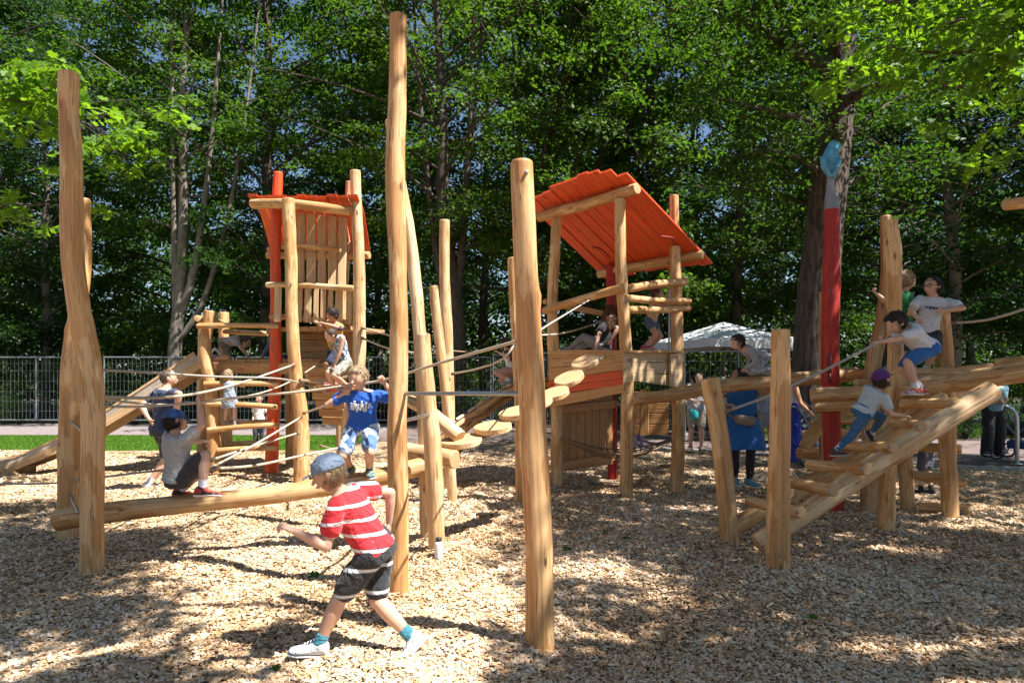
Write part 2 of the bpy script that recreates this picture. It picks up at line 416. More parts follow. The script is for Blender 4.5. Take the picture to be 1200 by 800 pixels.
def strands(o, hd, face, hu, hh, style):
    me = o.data; n = len(me.vertices); co = np.empty(n*3, np.float32); no = np.empty(n*3, np.float32); me.vertices.foreach_get('co', co); me.vertices.foreach_get('normal', no)
    co = co.reshape(-1, 3); no = no.reshape(-1, 3); rs = np.random.default_rng(n); k = min(1500, n); id_ = rs.choice(n, k, replace=False); p = co[id_]; nn = no[id_]
    crown = np.array(hd+hu*.45*hh-face*.15*hh); fl = p-crown; fl /= np.linalg.norm(fl, axis=1)[:, None]+1e-6; fl = fl+np.array([0, 0, -.5]); fl -= nn*(fl*nn).sum(1)[:, None]; fl /= np.linalg.norm(fl, axis=1)[:, None]+1e-6
    fl = fl+rs.normal(0, .28, (k, 3)); ln = (rs.uniform(.012, .030, k) if style != 'crew' else rs.uniform(.004, .009, k))*(1.7 if style == 'long' else 1)
    sd = np.cross(fl, nn); sd /= np.linalg.norm(sd, axis=1)[:, None]+1e-6; w = rs.uniform(.0008, .0018, k)[:, None]
    a = p-nn*.002; b = p+fl*ln[:, None]*.55+nn*(ln*.22)[:, None]; c = p+fl*ln[:, None]+nn*(ln*rs.uniform(-.02, .28, k))[:, None]
    V_ = np.stack([a-sd*w, a+sd*w, a+nn*w*1.6, b-sd*w*.8, b+sd*w*.8, b+nn*w*1.4, c], 1).reshape(-1, 3); base = (np.arange(k)*7)[:, None]
    q = np.concatenate([base+np.array(x) for x in ((0, 1, 4, 3), (1, 2, 5, 4), (2, 0, 3, 5))], 1).reshape(-1, 4); t = np.concatenate([base+np.array(x) for x in ((3, 4, 6), (4, 5, 6), (5, 3, 6))], 1).reshape(-1, 3)
    m0 = len(me.polygons); lv = np.empty(len(me.loops), np.int32); me.loops.foreach_get('vertex_index', lv); ls = np.empty(m0, np.int32); lt_ = np.empty(m0, np.int32); me.polygons.foreach_get('loop_start', ls); me.polygons.foreach_get('loop_total', lt_)
    fl_ = [lv[ls[lt_ == z][:, None]+np.arange(z)[None]] for z in np.unique(lt_)]
    new = fastmesh('hair', np.concatenate([co, V_]), fl_+[q+n, t+n], [me.materials[0]], True); o.data = new
def person(label, H, pel, neck, face, fw, hands, feet, toes, kneep=None, elbp=None, skin=None, hair=None, hairstyle='short',
           top=None, topkind='tee', bot=None, botkind='shorts', shoe=None, sock=None, head=None, adult=False, cap=None, vox=None,
           grip=True, sex='m', group=None, extras=None, hh=None, wide=1.0, barefoot=False):
    """pel, neck: world points; fw: where the chest faces; face: where the face looks; hands, feet: (left, right) wrist and ankle targets"""
    pel, neck = V(pel), V(neck); fw = V(fw); skin = skin or SKIN
    base = V((pel.x, pel.y, min(V(feet[0]).z, V(feet[1]).z)-.05*H))
    root = empty('person', base, label, 'person', group)
    K = .93 if not adult else 1.0
    hh = hh or (H/7.5 if adult else H/(5.2+max(0, (H-.8))*2.7))
    Lt = .285*H; up = (neck-pel).normalized(); neck = pel+up*min(max((neck-pel).length, Lt*.82), Lt*1.10)
    rt = fw.cross(up).normalized(); fr = up.cross(rt).normalized()
    sw = (.112 if adult and sex == 'm' else .100)*H*wide; hw = (.052)*H*wide
    bd = .062*H*wide           # body depth half
    l1, l2 = .168*H*K, .145*H*K; t1, t2 = .235*H*K+.004, .225*H*K
    sh = [neck-up*.035*H-rt*sw, neck-up*.035*H+rt*sw]; hip = [pel-rt*hw, pel+rt*hw]
    def dd(o, t): return (o[0]-V(t[0])).length+(o[1]-V(t[1])).length
    if dd(hip, feet[::-1]) < dd(hip, feet)-.02:
        feet = feet[::-1]; kneep = kneep[::-1] if kneep else None; toes = toes[::-1] if isinstance(toes, (list, tuple)) else toes
    if dd(sh, hands[::-1]) < dd(sh, hands)-.02: hands = hands[::-1]; elbp = elbp[::-1] if elbp else None
    elbp = elbp or (-fr-up*.6-rt*.3, -fr-up*.6+rt*.3); kneep = kneep or (fr, fr)
    vx = vox or .010
    body = Geo(); arms = []; legs = []
    for i in (0, 1):
        e, w = ik(sh[i], V(hands[i]), l1, l2, elbp[i]); arms.append((sh[i], e, w))
        k, a = ik(hip[i], V(feet[i]), t1, t2, kneep[i]); legs.append((hip[i], k, a))
    # torso
    def torso(g, inf=0., lo=-.055, hi=1.0, flare=0.):
        prof = [(-.12, .080, .060), (-.05, .092, .066), (.0, .094, .068), (.25, .083, .060), (.5, .086, .062), (.75, .100, .064), (.9, .098, .054), (.97, .074, .044), (1.0, .045, .035)]
        rings = []
        for s, a, b in prof:
            if s < lo or s > hi: continue
            c = pel.lerp(neck, s) if s >= 0 else pel+up*(s*Lt)
            q = 1+flare*max(0, (.5-s))
            rings.append((c+fr*(.006*H if .1 < s < .8 else 0), rt*(a*H*wide*q+inf), fr*(b*H*wide*q+inf)))
        g_loft(g, rings, 22)
    torso(body, 0, -.2)
    hd = V(head) if head is not None else neck+(up*.7+V((0, 0, .5))).normalized()*(hh*.5+.016*H)
    if (hd-neck).length > hh*.5+.010*H: hd = neck+(hd-neck).normalized()*(hh*.5+.010*H)
    if (hd-neck).length < hh*.5+.002*H: hd = neck+(hd-neck).normalized()*(hh*.5+.002*H)
    face = V(face).normalized(); hu = (hd-neck).normalized(); hu = (hu*.45+V((0, 0, 1))*.75)
    hu = (hu-face*hu.dot(face)).normalized(); hr = face.cross(hu).normalized()
    g_limb(body, [neck-up*.03*H, hd-hu*.15*hh], [.036*H*(1 if adult else .85), .030*H*(1 if adult else .9)], 16)
    def skull(x, y, z):
        if z < -.1:
            s = 1-.36*min(1, (-z-.1)/.9)**1.2; x *= s; y = y*s+(.14*(-z-.1) if y > -.3 else .0)
            if y < 0: y *= 1-.35*(-z-.1)
        if y > .6: x *= 1.0
        return x, y, z
    g_ell(body, hd+face*.02*hh, hr*hh*.365, face*hh*.43, hu*hh*.5, 24, skull)
    nb = hd+face*.43*hh-hu*.02*hh
    g_limb(body, [nb-face*.03*hh, nb+face*.06*hh-hu*.13*hh], [.035*hh, .055*hh], 10)      # nose
    g_ell(body, hd+face*.39*hh-hu*.275*hh, hr*.11*hh, face*.055*hh, hu*.05*hh, 10)
    for s in (-1, 1):
        g_ell(body, hd+hr*(s*.375*hh)-face*.03*hh-hu*.03*hh, hr*.035*hh, face*.065*hh, hu*.11*hh, 10)
    for i, (s, e, w) in enumerate(arms):
        c = .9 if not adult else 1.0
        g_limb(body, [s, s.lerp(e, .5), e, e.lerp(w, .3), w], [.031*H*c, .028*H*c, .023*H*c, .0245*H*c, .0155*H*c])
        d = (w-e).normalized(); hs = .105*H
        sd = rt*(1 if i == 0 else -1); sd = (sd-d*sd.dot(d)); sd = sd.normalized() if sd.length > .05 else d.orthogonal().normalized()
        pn = d.cross(sd).normalized()                # palm normal
        if pn.dot(fr-up*.5) < 0: pn = -pn
        pc = w+d*hs*.26
        g_ell(body, pc, sd*hs*.20, pn*hs*.095, d*hs*.32, 12)
        cu = 1.0 if grip else .35
        for q in range(4):
            off = sd*hs*(.15-.10*q); ln = hs*(.40, .44, .41, .33)[q]; a0 = w+d*hs*.48+off
            a1 = a0+(d*(1-.45*cu)+pn*(.75*cu)).normalized()*ln*.42
            a2 = a1+(d*(1-1.5*cu)+pn*.9*cu+d*.0).normalized()*ln*.33
            a3 = a2+(d*(1-2.0*cu)+pn*(.4*cu)).normalized()*ln*.25
            g_limb(body, [a0-d*.1*hs, a0, a1, a2, a3], [hs*.05, hs*.048, hs*.043, hs*.040, hs*.034], 8)
        th = w+d*hs*.12+sd*hs*.15
        g_limb(body, [th, th+(d*.8+sd*.6+pn*.3).normalized()*hs*.24, th+(d*.8+sd*.6+pn*.3).normalized()*hs*.24+(d*.8+sd*-.1+pn*.8).normalized()*hs*.2], [hs*.075, hs*.055, hs*.042], 8)
    toes = toes if isinstance(toes, (list, tuple)) else (toes, toes)
    shoes = []
    for i, (h, k, a) in enumerate(legs):
        g_limb(body, [h, h.lerp(k, .5), k, k.lerp(a, .3), a], [.056*H*K, .047*H*K, .033*H, .034*H, .020*H])
        td = V(toes[i]).normalized(); fl = .15*H*(1 if adult else 1.04)
        lg = (a-k).normalized(); upf = (-lg-td*(-lg).dot(td)).normalized(); side = td.cross(upf)
        sole = a-upf*.038*H
        if barefoot or shoe is None:
            g_limb(body, [a-td*.02*H-upf*.01*H, a+td*fl*.35-upf*.018*H, a+td*fl*.68-upf*.026*H], [.024*H, .022*H, .014*H], 10)
        else:
            s = Geo(); w_ = .030*H
            rings = []
            for x, ww, h0, h1 in ((-.27, .55, -.034, .0), (-.24, .8, -.040, .012), (-.1, .95, -.040, .030), (.05, .95, -.040, .022), (.25, 1.0, -.040, .000), (.45, 1.15, -.040, -.008), (.6, 1.05, -.039, -.014), (.70, .75, -.037, -.018), (.735, .4, -.034, -.022)):
                rings.append((a+td*(fl*x)+upf*((h0+h1)/2*H), side*(w_*ww), upf*((h1-h0)/2*H)))
            g_loft(s, rings, 14)
            o = remesh(s, 'shoe', shoe if not isinstance(shoe, (list, tuple)) else shoe[i], root, .006 if vx < .009 else .009, 3)
            so = Geo(); rings = []
            for x, ww in ((-.30, .5), (-.26, .85), (-.1, 1.0), (.1, .95), (.3, 1.05), (.47, 1.22), (.62, 1.1), (.72, .8), (.765, .45)):
                rings.append((a+td*(fl*x)-upf*(.040*H), side*(w_*ww), upf*.006*H))
            g_loft(so, rings, 14); remesh(so, 'sole', SOLEM, o, .006 if vx < .009 else .009, 1)
            for q_ in range(4):
                lc = a+td*(fl*(.10+.085*q_))+upf*((.026-.0085*q_)*H); lb_ = MB(); box(lb_, lc, side*(.013*H), td*.0022, upf*.0018)
                if vx < .009: lb_.build('lace', WHITE, o)
            if sock: 
                q = Geo(); g_limb(q, [a+upf*.0, a.lerp(k, .22)], [.026*H, .0275*H], 12); remesh(q, 'sock', sock, root, .008, 2)
    b = remesh(body, 'body', skin, root, vx, 3)
    # face
    for s in (-1, 1):
        q = Geo(); g_ell(q, hd+hr*(s*.155*hh)+face*.385*hh+hu*.035*hh, hr*.042*hh, face*.026*hh, hu*.024*hh, 10); o = link('eye', mesh_of(q, root, EYEM), root)
        q = Geo(); g_limb(q, [hd+hr*(s*.08*hh)+face*.405*hh+hu*.115*hh, hd+hr*(s*.23*hh)+face*.345*hh+hu*.118*hh], [.011*hh, .008*hh], 8); link('eyebrow', mesh_of(q, root, hair or H_BROWN), root)
    q = Geo(); g_ell(q, hd+face*.425*hh-hu*.265*hh, hr*.095*hh, face*.03*hh, hu*.022*hh, 10); link('mouth', mesh_of(q, root, LIPM), root)
    if hair:
        g = Geo()
        if cap: g_ell(g, hd-face*.06*hh-hu*.02*hh, hr*hh*.385, face*hh*.40, hu*hh*.42, 20)
        elif hairstyle == 'crew':
            g_ell(g, hd-face*.055*hh+hu*.07*hh, hr*hh*.385, face*hh*.415, hu*hh*.455, 20)
        else:
            g_ell(g, hd-face*.075*hh+hu*.095*hh, hr*hh*.41, face*hh*.45, hu*hh*.475, 20)
            if hairstyle == 'fringe': g_ell(g, hd+face*.25*hh+hu*.30*hh, hr*hh*.31, face*hh*.17, hu*hh*.17, 12)
        if hairstyle == 'long':
            g_limb(g, [hd-face*.22*hh, hd-face*.30*hh-hu*.55*hh, hd-face*.25*hh-hu*1.0*hh-V((0, 0, .2*hh))], [.36*hh, .36*hh, .22*hh], 14)
            for s in (-1, 1): g_limb(g, [hd+hr*s*.28*hh, hd+hr*s*.36*hh-hu*.5*hh-face*.08*hh, hd+hr*s*.34*hh-hu*.85*hh-face*.1*hh], [.15*hh, .14*hh, .08*hh], 10)
        if hairstyle == 'bob':
            g_ell(g, hd-face*.12*hh-hu*.12*hh, hr*hh*.44, face*hh*.36, hu*hh*.42, 16)
        if hairstyle == 'ponytail':
            g_limb(g, [hd-face*.36*hh+hu*.2*hh, hd-face*.62*hh+hu*.05*hh, hd-face*.62*hh-hu*.5*hh], [.09*hh, .13*hh, .06*hh], 10)
        # keep the hair off the face: cut the part in front of the hairline
        fc = hd; g.v = [tuple(V(p)-face*max(0., (V(p)-fc).dot(face)-(.20+.55*max(0., ((V(p)-fc).dot(hu)/hh)-.02))*hh) if (V(p)-fc).dot(hu) < .36*hh and (V(p)-fc).dot(face) > 0 and abs((V(p)-fc).dot(hr)) < .8*hh else V(p)) for p in g.v]
        ho = remesh(g, 'hair', hair, root, .009 if vx < .009 else .012, 2, disp=(.0035 if hairstyle != 'crew' else .0015, 70 if hairstyle != 'long' else 90))
        if vx <= .009: strands(ho, hd-ORG[root.name], face, hu, hh, hairstyle)
    if cap:
        g = Geo()
        def dome(x, y, z): return x, y, max(z, -.12)
        g_ell(g, hd-face*.03*hh+hu*.13*hh, hr*hh*.435, face*hh*.475, hu*hh*.41, 22, dome)
        o = remesh(g, 'cap', cap, root, .008, 3)
        g = Geo(); bc = hd+face*.36*hh+hu*.14*hh
        rings = []
        for k, (x, w_) in enumerate(((0, .40), (.12, .39), (.22, .34), (.30, .26), (.345, .14))):
            rings.append((bc+face*x*hh-hu*(.03+.12*x)*hh, hr*w_*hh, hu*.022*hh))
        g_loft(g, rings, 14); remesh(g, 'brim', cap, o, .006, 1)
    # clothes
    cv = max(vx, .008)
    if top:
        g = Geo(); inf = .012*H if topkind != 'tank' else .007*H
        if topkind == 'dress': 
            torso(g, inf, -.055, .98)
            dwn = sum((l[0].lerp(l[1], .9) for l in legs), V())/2
            ax = (dwn-pel)
            g_loft(g, [(pel+up*.05*H, rt*(.10*H*wide), fr*(.075*H)), (pel+ax*.35, rt*.125*H*wide, fr*.10*H), (pel+ax*.75, rt*.145*H*wide, fr*.115*H), (pel+ax*1.02, rt*.155*H*wide, fr*.12*H)], 22)
        else: torso(g, inf, -.055, .985, .10)
        sl = {'tee': .55, 'tank': 0, 'long': 1.9, 'dress': .0, 'sleeveless': 0.0}.get(topkind, .5)
        for s, e, w in arms:
            if topkind in ('tank', 'sleeveless', 'dress'):
                g_limb(g, [neck-up*.03*H, s.lerp(neck, .25)], [.036*H, .033*H], 12)
            elif sl <= 1:
                m_ = s.lerp(e, sl); g_limb(g, [s-(e-s).normalized()*.0, m_], [.038*H, .037*H+.006], 14)
            else: g_limb(g, [s, e, e.lerp(w, .92)], [.040*H, .033*H, .025*H], 14)
        remesh(g, 'dress' if topkind == 'dress' else 'shirt', top, root, cv, 4, disp=(.0034*H, 24/H), fac=.55)
    if bot:
        g = Geo(); wid = {'shorts': 1.25, 'tight': .0, 'trousers': 1.0, 'wide': 1.6}.get(botkind, 1)
        rings = [(pel+up*(.06*H), rt*.094*H*wide, fr*.068*H*wide), (pel, rt*.104*H*wide, fr*.078*H*wide), (pel-up*.05*H, rt*.098*H*wide, fr*.072*H*wide)]
        g_loft(g, rings, 20)
        for h, k, a in legs:
            if botkind == 'shorts': g_limb(g, [h, h.lerp(k, .45), h.lerp(k, .80), h.lerp(k, .82)], [.061*H, .056*H, .052*H, .050*H], 16)
            elif botkind == 'hotpants': g_limb(g, [h, h.lerp(k, .4)], [.062*H, .060*H], 16)
            elif botkind == 'tight': g_limb(g, [h, h.lerp(k, .5), k, k.lerp(a, .35), k.lerp(a, .92)], [.059*H, .052*H, .038*H, .039*H, .025*H], 16)
            elif botkind == 'wide': g_limb(g, [h, k, a+(a-k).normalized()*.02*H], [.066*H, .060*H, .062*H], 16)
            else: g_limb(g, [h, h.lerp(k, .5), k, k.lerp(a, .9)], [.062*H, .056*H, .046*H, .040*H], 16)
        remesh(g, 'shorts' if botkind in ('shorts', 'hotpants') else 'trousers', bot, root, cv, 4, disp=(.0032*H, 26/H), fac=.5)
    return root, dict(hd=hd, hh=hh, face=face, hu=hu, hr=hr, neck=neck, pel=pel, up=up, rt=rt, fr=fr, arms=arms, legs=legs, H=H)
def mesh_of(g, parent, mat):
    org = ORG[parent.name]; me = bpy.data.meshes.new('m'); me.from_pydata([(a-org[0], b-org[1], c-org[2]) for a, b, c in g.v], [], g.f)
    me.polygons.foreach_set('use_smooth', [True]*len(me.polygons)); me.materials.append(mat); return me
SOLEM = plain('shoe_sole', (.62, .60, .57), .7)
WHITE = cloth('white_cotton', (.78, .78, .78))
SOCKW = cloth('white_sock', (.75, .75, .75))
SH_WHITE = cloth('white_shoe', (.70, .72, .74), 'blotch', (.5, .53, .55), 40); SH_DARK = cloth('dark_shoe', (.03, .032, .04), 'blotch', (.55, .05, .03), 22)
SH_BROWN = cloth('brown_shoe', (.085, .04, .03)); SH_TEAL = cloth('teal_shoe', (.12, .28, .33)); SH_PINK = cloth('pink_shoe', (.55, .08, .14)); SH_BLACK = cloth('black_shoe', (.02, .02, .025))
SH_GREY = cloth('grey_shoe', (.28, .30, .33))
def W(*a): return P(*a)
X3 = lambda x, y, z=0: V((x, y, z))

# man in navy walking behind the beam
person('man in navy shirt and dark shorts walking behind the crouching boy', 1.76, P(191, 503, 9.1), P(194, 449, 9.1), X3(.85, .5), X3(.7, .7),
       (P(176, 492, 9.0), P(206, 482, 8.8)), (P(174, 567, 9.1), P(203, 566, 9.6)), (X3(.3, .9), X3(.8, .6)), elbp=(X3(-1, -.3), X3(.6, -.6)),
       skin=SKIN, hair=H_BROWN, hairstyle='crew', wide=1.18, top=cloth('navy_tee', (.022, .042, .11)), bot=cloth('black_shorts', (.02, .02, .025)), shoe=SH_WHITE, sock=SOCKW, adult=True, head=P(199, 436, 9.15))
# boy crouching on the beam
r, d = person('boy in grey t-shirt and blue cap crouching on the balance beam', 1.36, P(208, 560, 5.78), P(205, 508, 5.74), X3(.75, .62, -.15), X3(.62, .78),
       (P(246, 518, 6.3), P(233, 474, 5.72)), (P(210, 576, 5.95), P(237, 573, 5.62)), (X3(.8, .6), X3(.95, .1, -.02)), kneep=(X3(.7, .5, .9), X3(.75, -.1, .8)),
       elbp=(X3(.2, 0, -1), X3(1, -.3, -.2)), hair=H_DARK, cap=cloth('blue_cap', (.03, .085, .24), 'blotch', (.05, .13, .33), 14), top=cloth('grey_tee', (.44, .44, .43)), bot=cloth('charcoal_shorts', (.045, .042, .045)),
       shoe=SH_DARK, sock=SOCKW, head=P(205, 492, 5.8), vox=.006)
# toddler on the ladder
person('blond toddler in blue-grey dress standing on a rung of the left ladder', .92, P(269, 464, 10.28), P(268, 447, 10.28), X3(.2, 1, -.1), X3(.1, 1),
       (P(256, 449, 10.45), P(289, 449, 10.45)), (P(263, 494, 10.33), P(276, 494, 10.33)), X3(.2, 1), hair=H_BLOND, hairstyle='short', top=cloth('blue_grey_dress', (.24, .29, .36), 'blotch', (.34, .38, .44), 40), topkind='dress',
       shoe=SH_GREY, skin=SKINP, head=P(268, 433, 10.3), vox=.009)
# kids on the left platform
person('child in camouflage shorts crawling on the left platform with head down', 1.15, P(262, 401, 11.3), P(280, 398, 11.3), X3(.9, 0, -.6), X3(.3, 0, -1),
       (P(290, 417, 11.1), P(291, 417, 11.5)), (P(250, 420, 11.2), P(252, 420, 11.5)), X3(-.8, 0, -.5), kneep=(X3(1, 0, -1), X3(1, 0, -1)), hair=H_BROWN, head=P(289, 401, 11.3),
       top=cloth('pale_pink_tee', (.45, .38, .40)), bot=cloth('camouflage', (.10, .13, .07), 'blotch', (.34, .22, .17), 22), shoe=SH_GREY)
person('child in grey clothes kneeling on the left platform beside the red post', 1.15, P(323, 412, 11.4), P(319, 394, 11.4), X3(-.9, -.2, -.3), X3(-.9, -.3),
       (P(307, 417, 11.2), P(308, 418, 11.5)), (P(334, 419, 11.3), P(336, 419, 11.5)), X3(.9, .1), kneep=(X3(-1, 0, 0), X3(-1, 0, 0)), hair=H_BLACK,
       top=cloth('slate_tee', (.18, .20, .26)), topkind='long', bot=cloth('slate_trousers', (.12, .14, .18)), botkind='trousers', shoe=SH_BLACK)
person('child in white top and dark trousers standing in shade behind the left ladder', 1.15, P(304, 493, 13.6), P(304, 473, 13.6), X3(-.3, -1), X3(-.2, -1),
       (P(296, 493, 13.5), P(312, 493, 13.5)), (P(300, 524, 13.6), P(308, 524, 13.6)), X3(-.2, -1), hair=H_BROWN, top=WHITE, bot=cloth('dark_denim', (.04, .05, .08)), botkind='trousers', shoe=SH_GREY)
# the two boys climbing at the left tower
person('boy in navy and yellow shirt leaning folded arms on the left tower bar', 1.28, P(394, 408, 9.95), P(392, 376, 9.8), X3(-.55, -.55, -.75), X3(-.5, -.8),
       (P(372, 378, 9.55), P(380, 379, 9.5)), (P(384, 446, 9.9), P(398, 446, 10.0)), X3(-.4, -.9), elbp=(X3(-.6, 0, -1), X3(.9, 0, -.3)), hair=H_DARK, head=P(387, 362, 9.68), skin=SKIN2,
       top=cloth('navy_yellow_shirt', (.025, .04, .13), 'blotch', (.70, .38, .04), 7), bot=cloth('navy_shorts', (.03, .04, .08)), shoe=SH_DARK, vox=.008)
person('boy in black and white patterned vest bending down at the left tower', 1.28, P(404, 425, 9.6), P(396, 391, 9.5), X3(-.75, -.35, -.85), X3(-.75, -.55, -.3),
       (P(389, 439, 9.45), P(398, 443, 9.5)), (P(392, 455, 9.6), P(406, 451, 9.55)), X3(-.8, -.5), kneep=(X3(-.5, -.8, .1), X3(-.5, -.8, .1)), elbp=(X3(.6, -.2, 0), X3(.8, -.2, 0)), hair=H_BROWN, hairstyle='crew', head=P(381, 393, 9.35),
       top=cloth('leaf_print', (.62, .66, .70), 'blotch', (.09, .13, .20), 20), topkind='tank', bot=cloth('olive_shorts', (.20, .18, .13), 'blotch', (.45, .42, .34), 26), shoe=cloth('red_blue_shoe', (.05, .10, .25), 'blotch', (.8, .12, .04), 14), vox=.008)
# boy in blue hanging on the rope
r, d = person('boy in bright blue t-shirt standing on the balance beam holding the rope', 1.28, P(425, 499, 5.98), P(425, 456, 5.93), X3(-.35, -.9, -.12), X3(.0, -1),
       (P(402, 461, 5.88), P(451, 449, 5.80)), (P(411, 549, 6.08), P(433, 551, 5.98)), (X3(-.2, -1), X3(.35, -1)), kneep=(X3(-.2, -1), X3(.2, -1)), elbp=(X3(-1, -.2, -.6), X3(1, -.1, -.8)), hair=H_BLOND, hairstyle='fringe', head=P(417, 437, 5.86),
       top=cloth('bright_blue_tee', (.012, .10, .50)), bot=cloth('hibiscus_shorts', (.10, .19, .38), 'blotch', (.62, .68, .74), 11), shoe=cloth('blue_trainer', (.04, .11, .22), 'blotch', (.3, .35, .1), 30), sock=cloth('navy_sock', (.04, .05, .09)), vox=.006)
m = MB(); c = d['pel'].lerp(d['neck'], .62)+d['fr']*(.0625*1.28+.028)
for k, (x, h) in enumerate(((-.075, .05), (-.05, .075), (-.03, .06), (-.012, .08), (.012, .045), (.03, .07), (.052, .08), (.075, .055))):
    q = c+d['rt']*x-d['up']*(.0+.01*(k % 3)); q = q-d['fr']*(abs(x)*abs(x)*3.2)
    box(m, q, d['rt']*.0075+d['up']*.0015*(k % 2), d['fr']*.006, d['up']*h*.5+d['rt']*.006*((k % 3)-1))
m.build('shirt_print', WHITE, r)
# runner
person('running boy in red and white striped shirt and black shorts leaning forward', 1.36, P(441, 642, 3.75), P(399, 574, 3.72), X3(-1, -.1, -.35), X3(-.9, .12, -.25),
       (P(345, 622, 3.50), P(456, 612, 3.95)), (P(372, 757, 3.70), P(483, 748, 3.72)), (X3(-1, -.02, .06), X3(-.62, -.25, -.62)), kneep=(X3(-1, 0, .4), X3(-1, 0, .2)),
       elbp=(X3(.2, 0, -1), X3(.9, .2, .1)), hair=H_BLOND, cap=cloth('grey_blue_cap', (.20, .26, .35)), head=P(376, 540, 3.70), top=cloth('red_white_stripe', (.62, .02, .028), 'stripe', (.75, .70, .70), 3.9, thr=.86),
       bot=cloth('black_white_shorts', (.02, .02, .022), 'stripe', (.6, .6, .62), 2.2, thr=.93), shoe=SH_WHITE, sock=cloth('teal_sock', (.06, .26, .33)), skin=SKIN, vox=.006)
# girl on the plank bridge
person('girl in white top squatting on the upper end of the plank bridge', 1.15, P(601, 434, 10.0), P(597, 410, 9.95), X3(-.8, .5, -.1), X3(-.8, .4),
       (P(585, 413, 9.7), P(592, 408, 9.6)), (P(597, 446, 9.85), P(606, 447, 10.05)), X3(-.8, .1), kneep=(X3(-1, -.2, .4), X3(-1, .1, .4)), hair=H_BROWN, hairstyle='long', head=P(591, 401, 9.9),
       top=WHITE, topkind='tank', bot=cloth('peach_shorts', (.55, .30, .22)), botkind='hotpants', shoe=SH_GREY, sock=SOCKW, sex='f', vox=.008)
# girls on the right tower
person('long-haired girl in black t-shirt and grey leggings sitting on the edge of the right tower', 1.35, P(707, 406, 9.3), P(713, 377, 9.3), X3(.2, .9, -.5), X3(-.5, .3),
       (P(698, 408, 9.0), P(716, 398, 9.2)), (P(668, 408, 9.55), P(676, 409, 9.8)), X3(-.9, .2), kneep=(X3(-.2, 0, 1), X3(-.3, 0, 1)), elbp=(X3(-.8, -.6, 0), X3(.3, -.8, 0)), hair=H_RED, hairstyle='long', head=P(716, 361, 9.3),
       top=cloth('black_tee', (.018, .018, .024)), bot=cloth('grey_leggings', (.26, .27, .30)), botkind='tight', shoe=SH_GREY, sex='f', vox=.008)
person('girl in floral top and denim shorts standing on the right tower deck', 1.10, P(762, 377, 9.8), P(769, 353, 9.8), X3(.8, -.4), X3(.75, -.5),
       (P(781, 347, 9.55), P(783, 344, 9.8)), (P(755, 406, 9.7), P(761, 407, 9.85)), X3(.6, -.6), elbp=(X3(.8, -.2, -.5), X3(1, .2, -.3)), hair=H_RED, hairstyle='short', head=P(771, 342, 9.78),
       top=cloth('floral_top', (.60, .52, .48), 'blotch', (.75, .42, .12), 20), topkind='tank', bot=cloth('denim', (.09, .15, .25)), botkind='hotpants', shoe=SH_PINK, sex='f', vox=.008)
person('small child in lilac trousers standing behind the hammock net under the right tower', 1.0, P(748, 500, 12.3), P(748, 482, 12.3), X3(.4, 1), X3(.3, 1),
       (P(741, 500, 12.2), P(756, 500, 12.2)), (P(743, 533, 12.3), P(752, 531, 12.5)), X3(.5, .8), hair=H_BLOND, top=cloth('pink_top', (.55, .25, .35)), bot=cloth('lilac_trousers', (.38, .26, .50)), botkind='tight', shoe=SH_WHITE, sex='f')
# adults
r, d = person('woman in grey top and beige shorts standing by the fence holding a teal cup', 1.64, P(816, 479, 13.4), P(818, 450, 13.4), X3(-.05, -1), X3(-.1, -1),
       (P(814, 470, 13.15), P(817, 471, 13.15)), (P(809, 525, 13.5), P(822, 526, 13.4)), (X3(-.3, -1), X3(.2, -1)), elbp=(X3(-1, 0, -.5), X3(1, 0, -.5)), hair=H_BLACK, hairstyle='bob', top=cloth('grey_print_tee', (.40, .40, .42), 'blotch', (.55, .52, .52), 16), bot=cloth('beige_shorts', (.38, .33, .25)),
       shoe=cloth('sandal', (.35, .24, .16)), adult=True, sex='f', skin=SKIN, vox=.009)
r, d = person('woman in blue sleeveless dress and black leggings reaching up to the crawling child', 1.68, P(870, 492, 8.7), P(869, 453, 8.7), X3(-.9, .15, .15), X3(-.15, -.95),
       (P(851, 474, 8.55), P(889, 447, 8.45)), (P(861, 571, 8.85), P(878, 573, 8.75)), (X3(-.2, -1), X3(.3, -1)), elbp=(X3(-1, 0, -.6), X3(1, 0, -.8)), hair=H_BLACK, hairstyle='bob', head=P(866, 437, 8.7),
       top=cloth('royal_blue_dress', (.010, .115, .36)), topkind='dress', bot=cloth('black_leggings', (.018, .014, .016)), botkind='tight', shoe=SH_TEAL, adult=True, sex='f', skin=SKIN2, wide=1.12, vox=.008)
g = Geo(); c = d['pel']+d['fr']*.20-V((0, 0, .0)); g_loft(g, [(c-d['rt']*.125+V((0, 0, -.01)), V((0, 0, .03)), d['fr']*.02), (c-d['rt']*.11, V((0, 0, .055)), d['fr']*.035), (c+V((0, 0, .01)), V((0, 0, .065)), d['fr']*.045), (c+d['rt']*.11+V((0, 0, .03)), V((0, 0, .055)), d['fr']*.035), (c+d['rt']*.125+V((0, 0, .04)), V((0, 0, .03)), d['fr']*.02)], 14)
bag = remesh(g, 'belt_bag', cloth('tan_bag', (.30, .21, .14)), r, .008, 2); ORG[bag.name] = ORG[r.name]
w_ = [c+d['rt']*.11+V((0, 0, .04)), d['pel']+d['rt']*.205+d['fr']*.06+V((0, 0, .09)), d['pel']+d['rt']*.16-d['fr']*.16+V((0, 0, .12)), d['pel']-d['rt']*.16-d['fr']*.16+V((0, 0, .12)), d['pel']-d['rt']*.205+d['fr']*.07+V((0, 0, .08)), c-d['rt']*.11]
rope('strap', w_, .010, bag, cloth('tan_bag', (.3, .2, .1)))
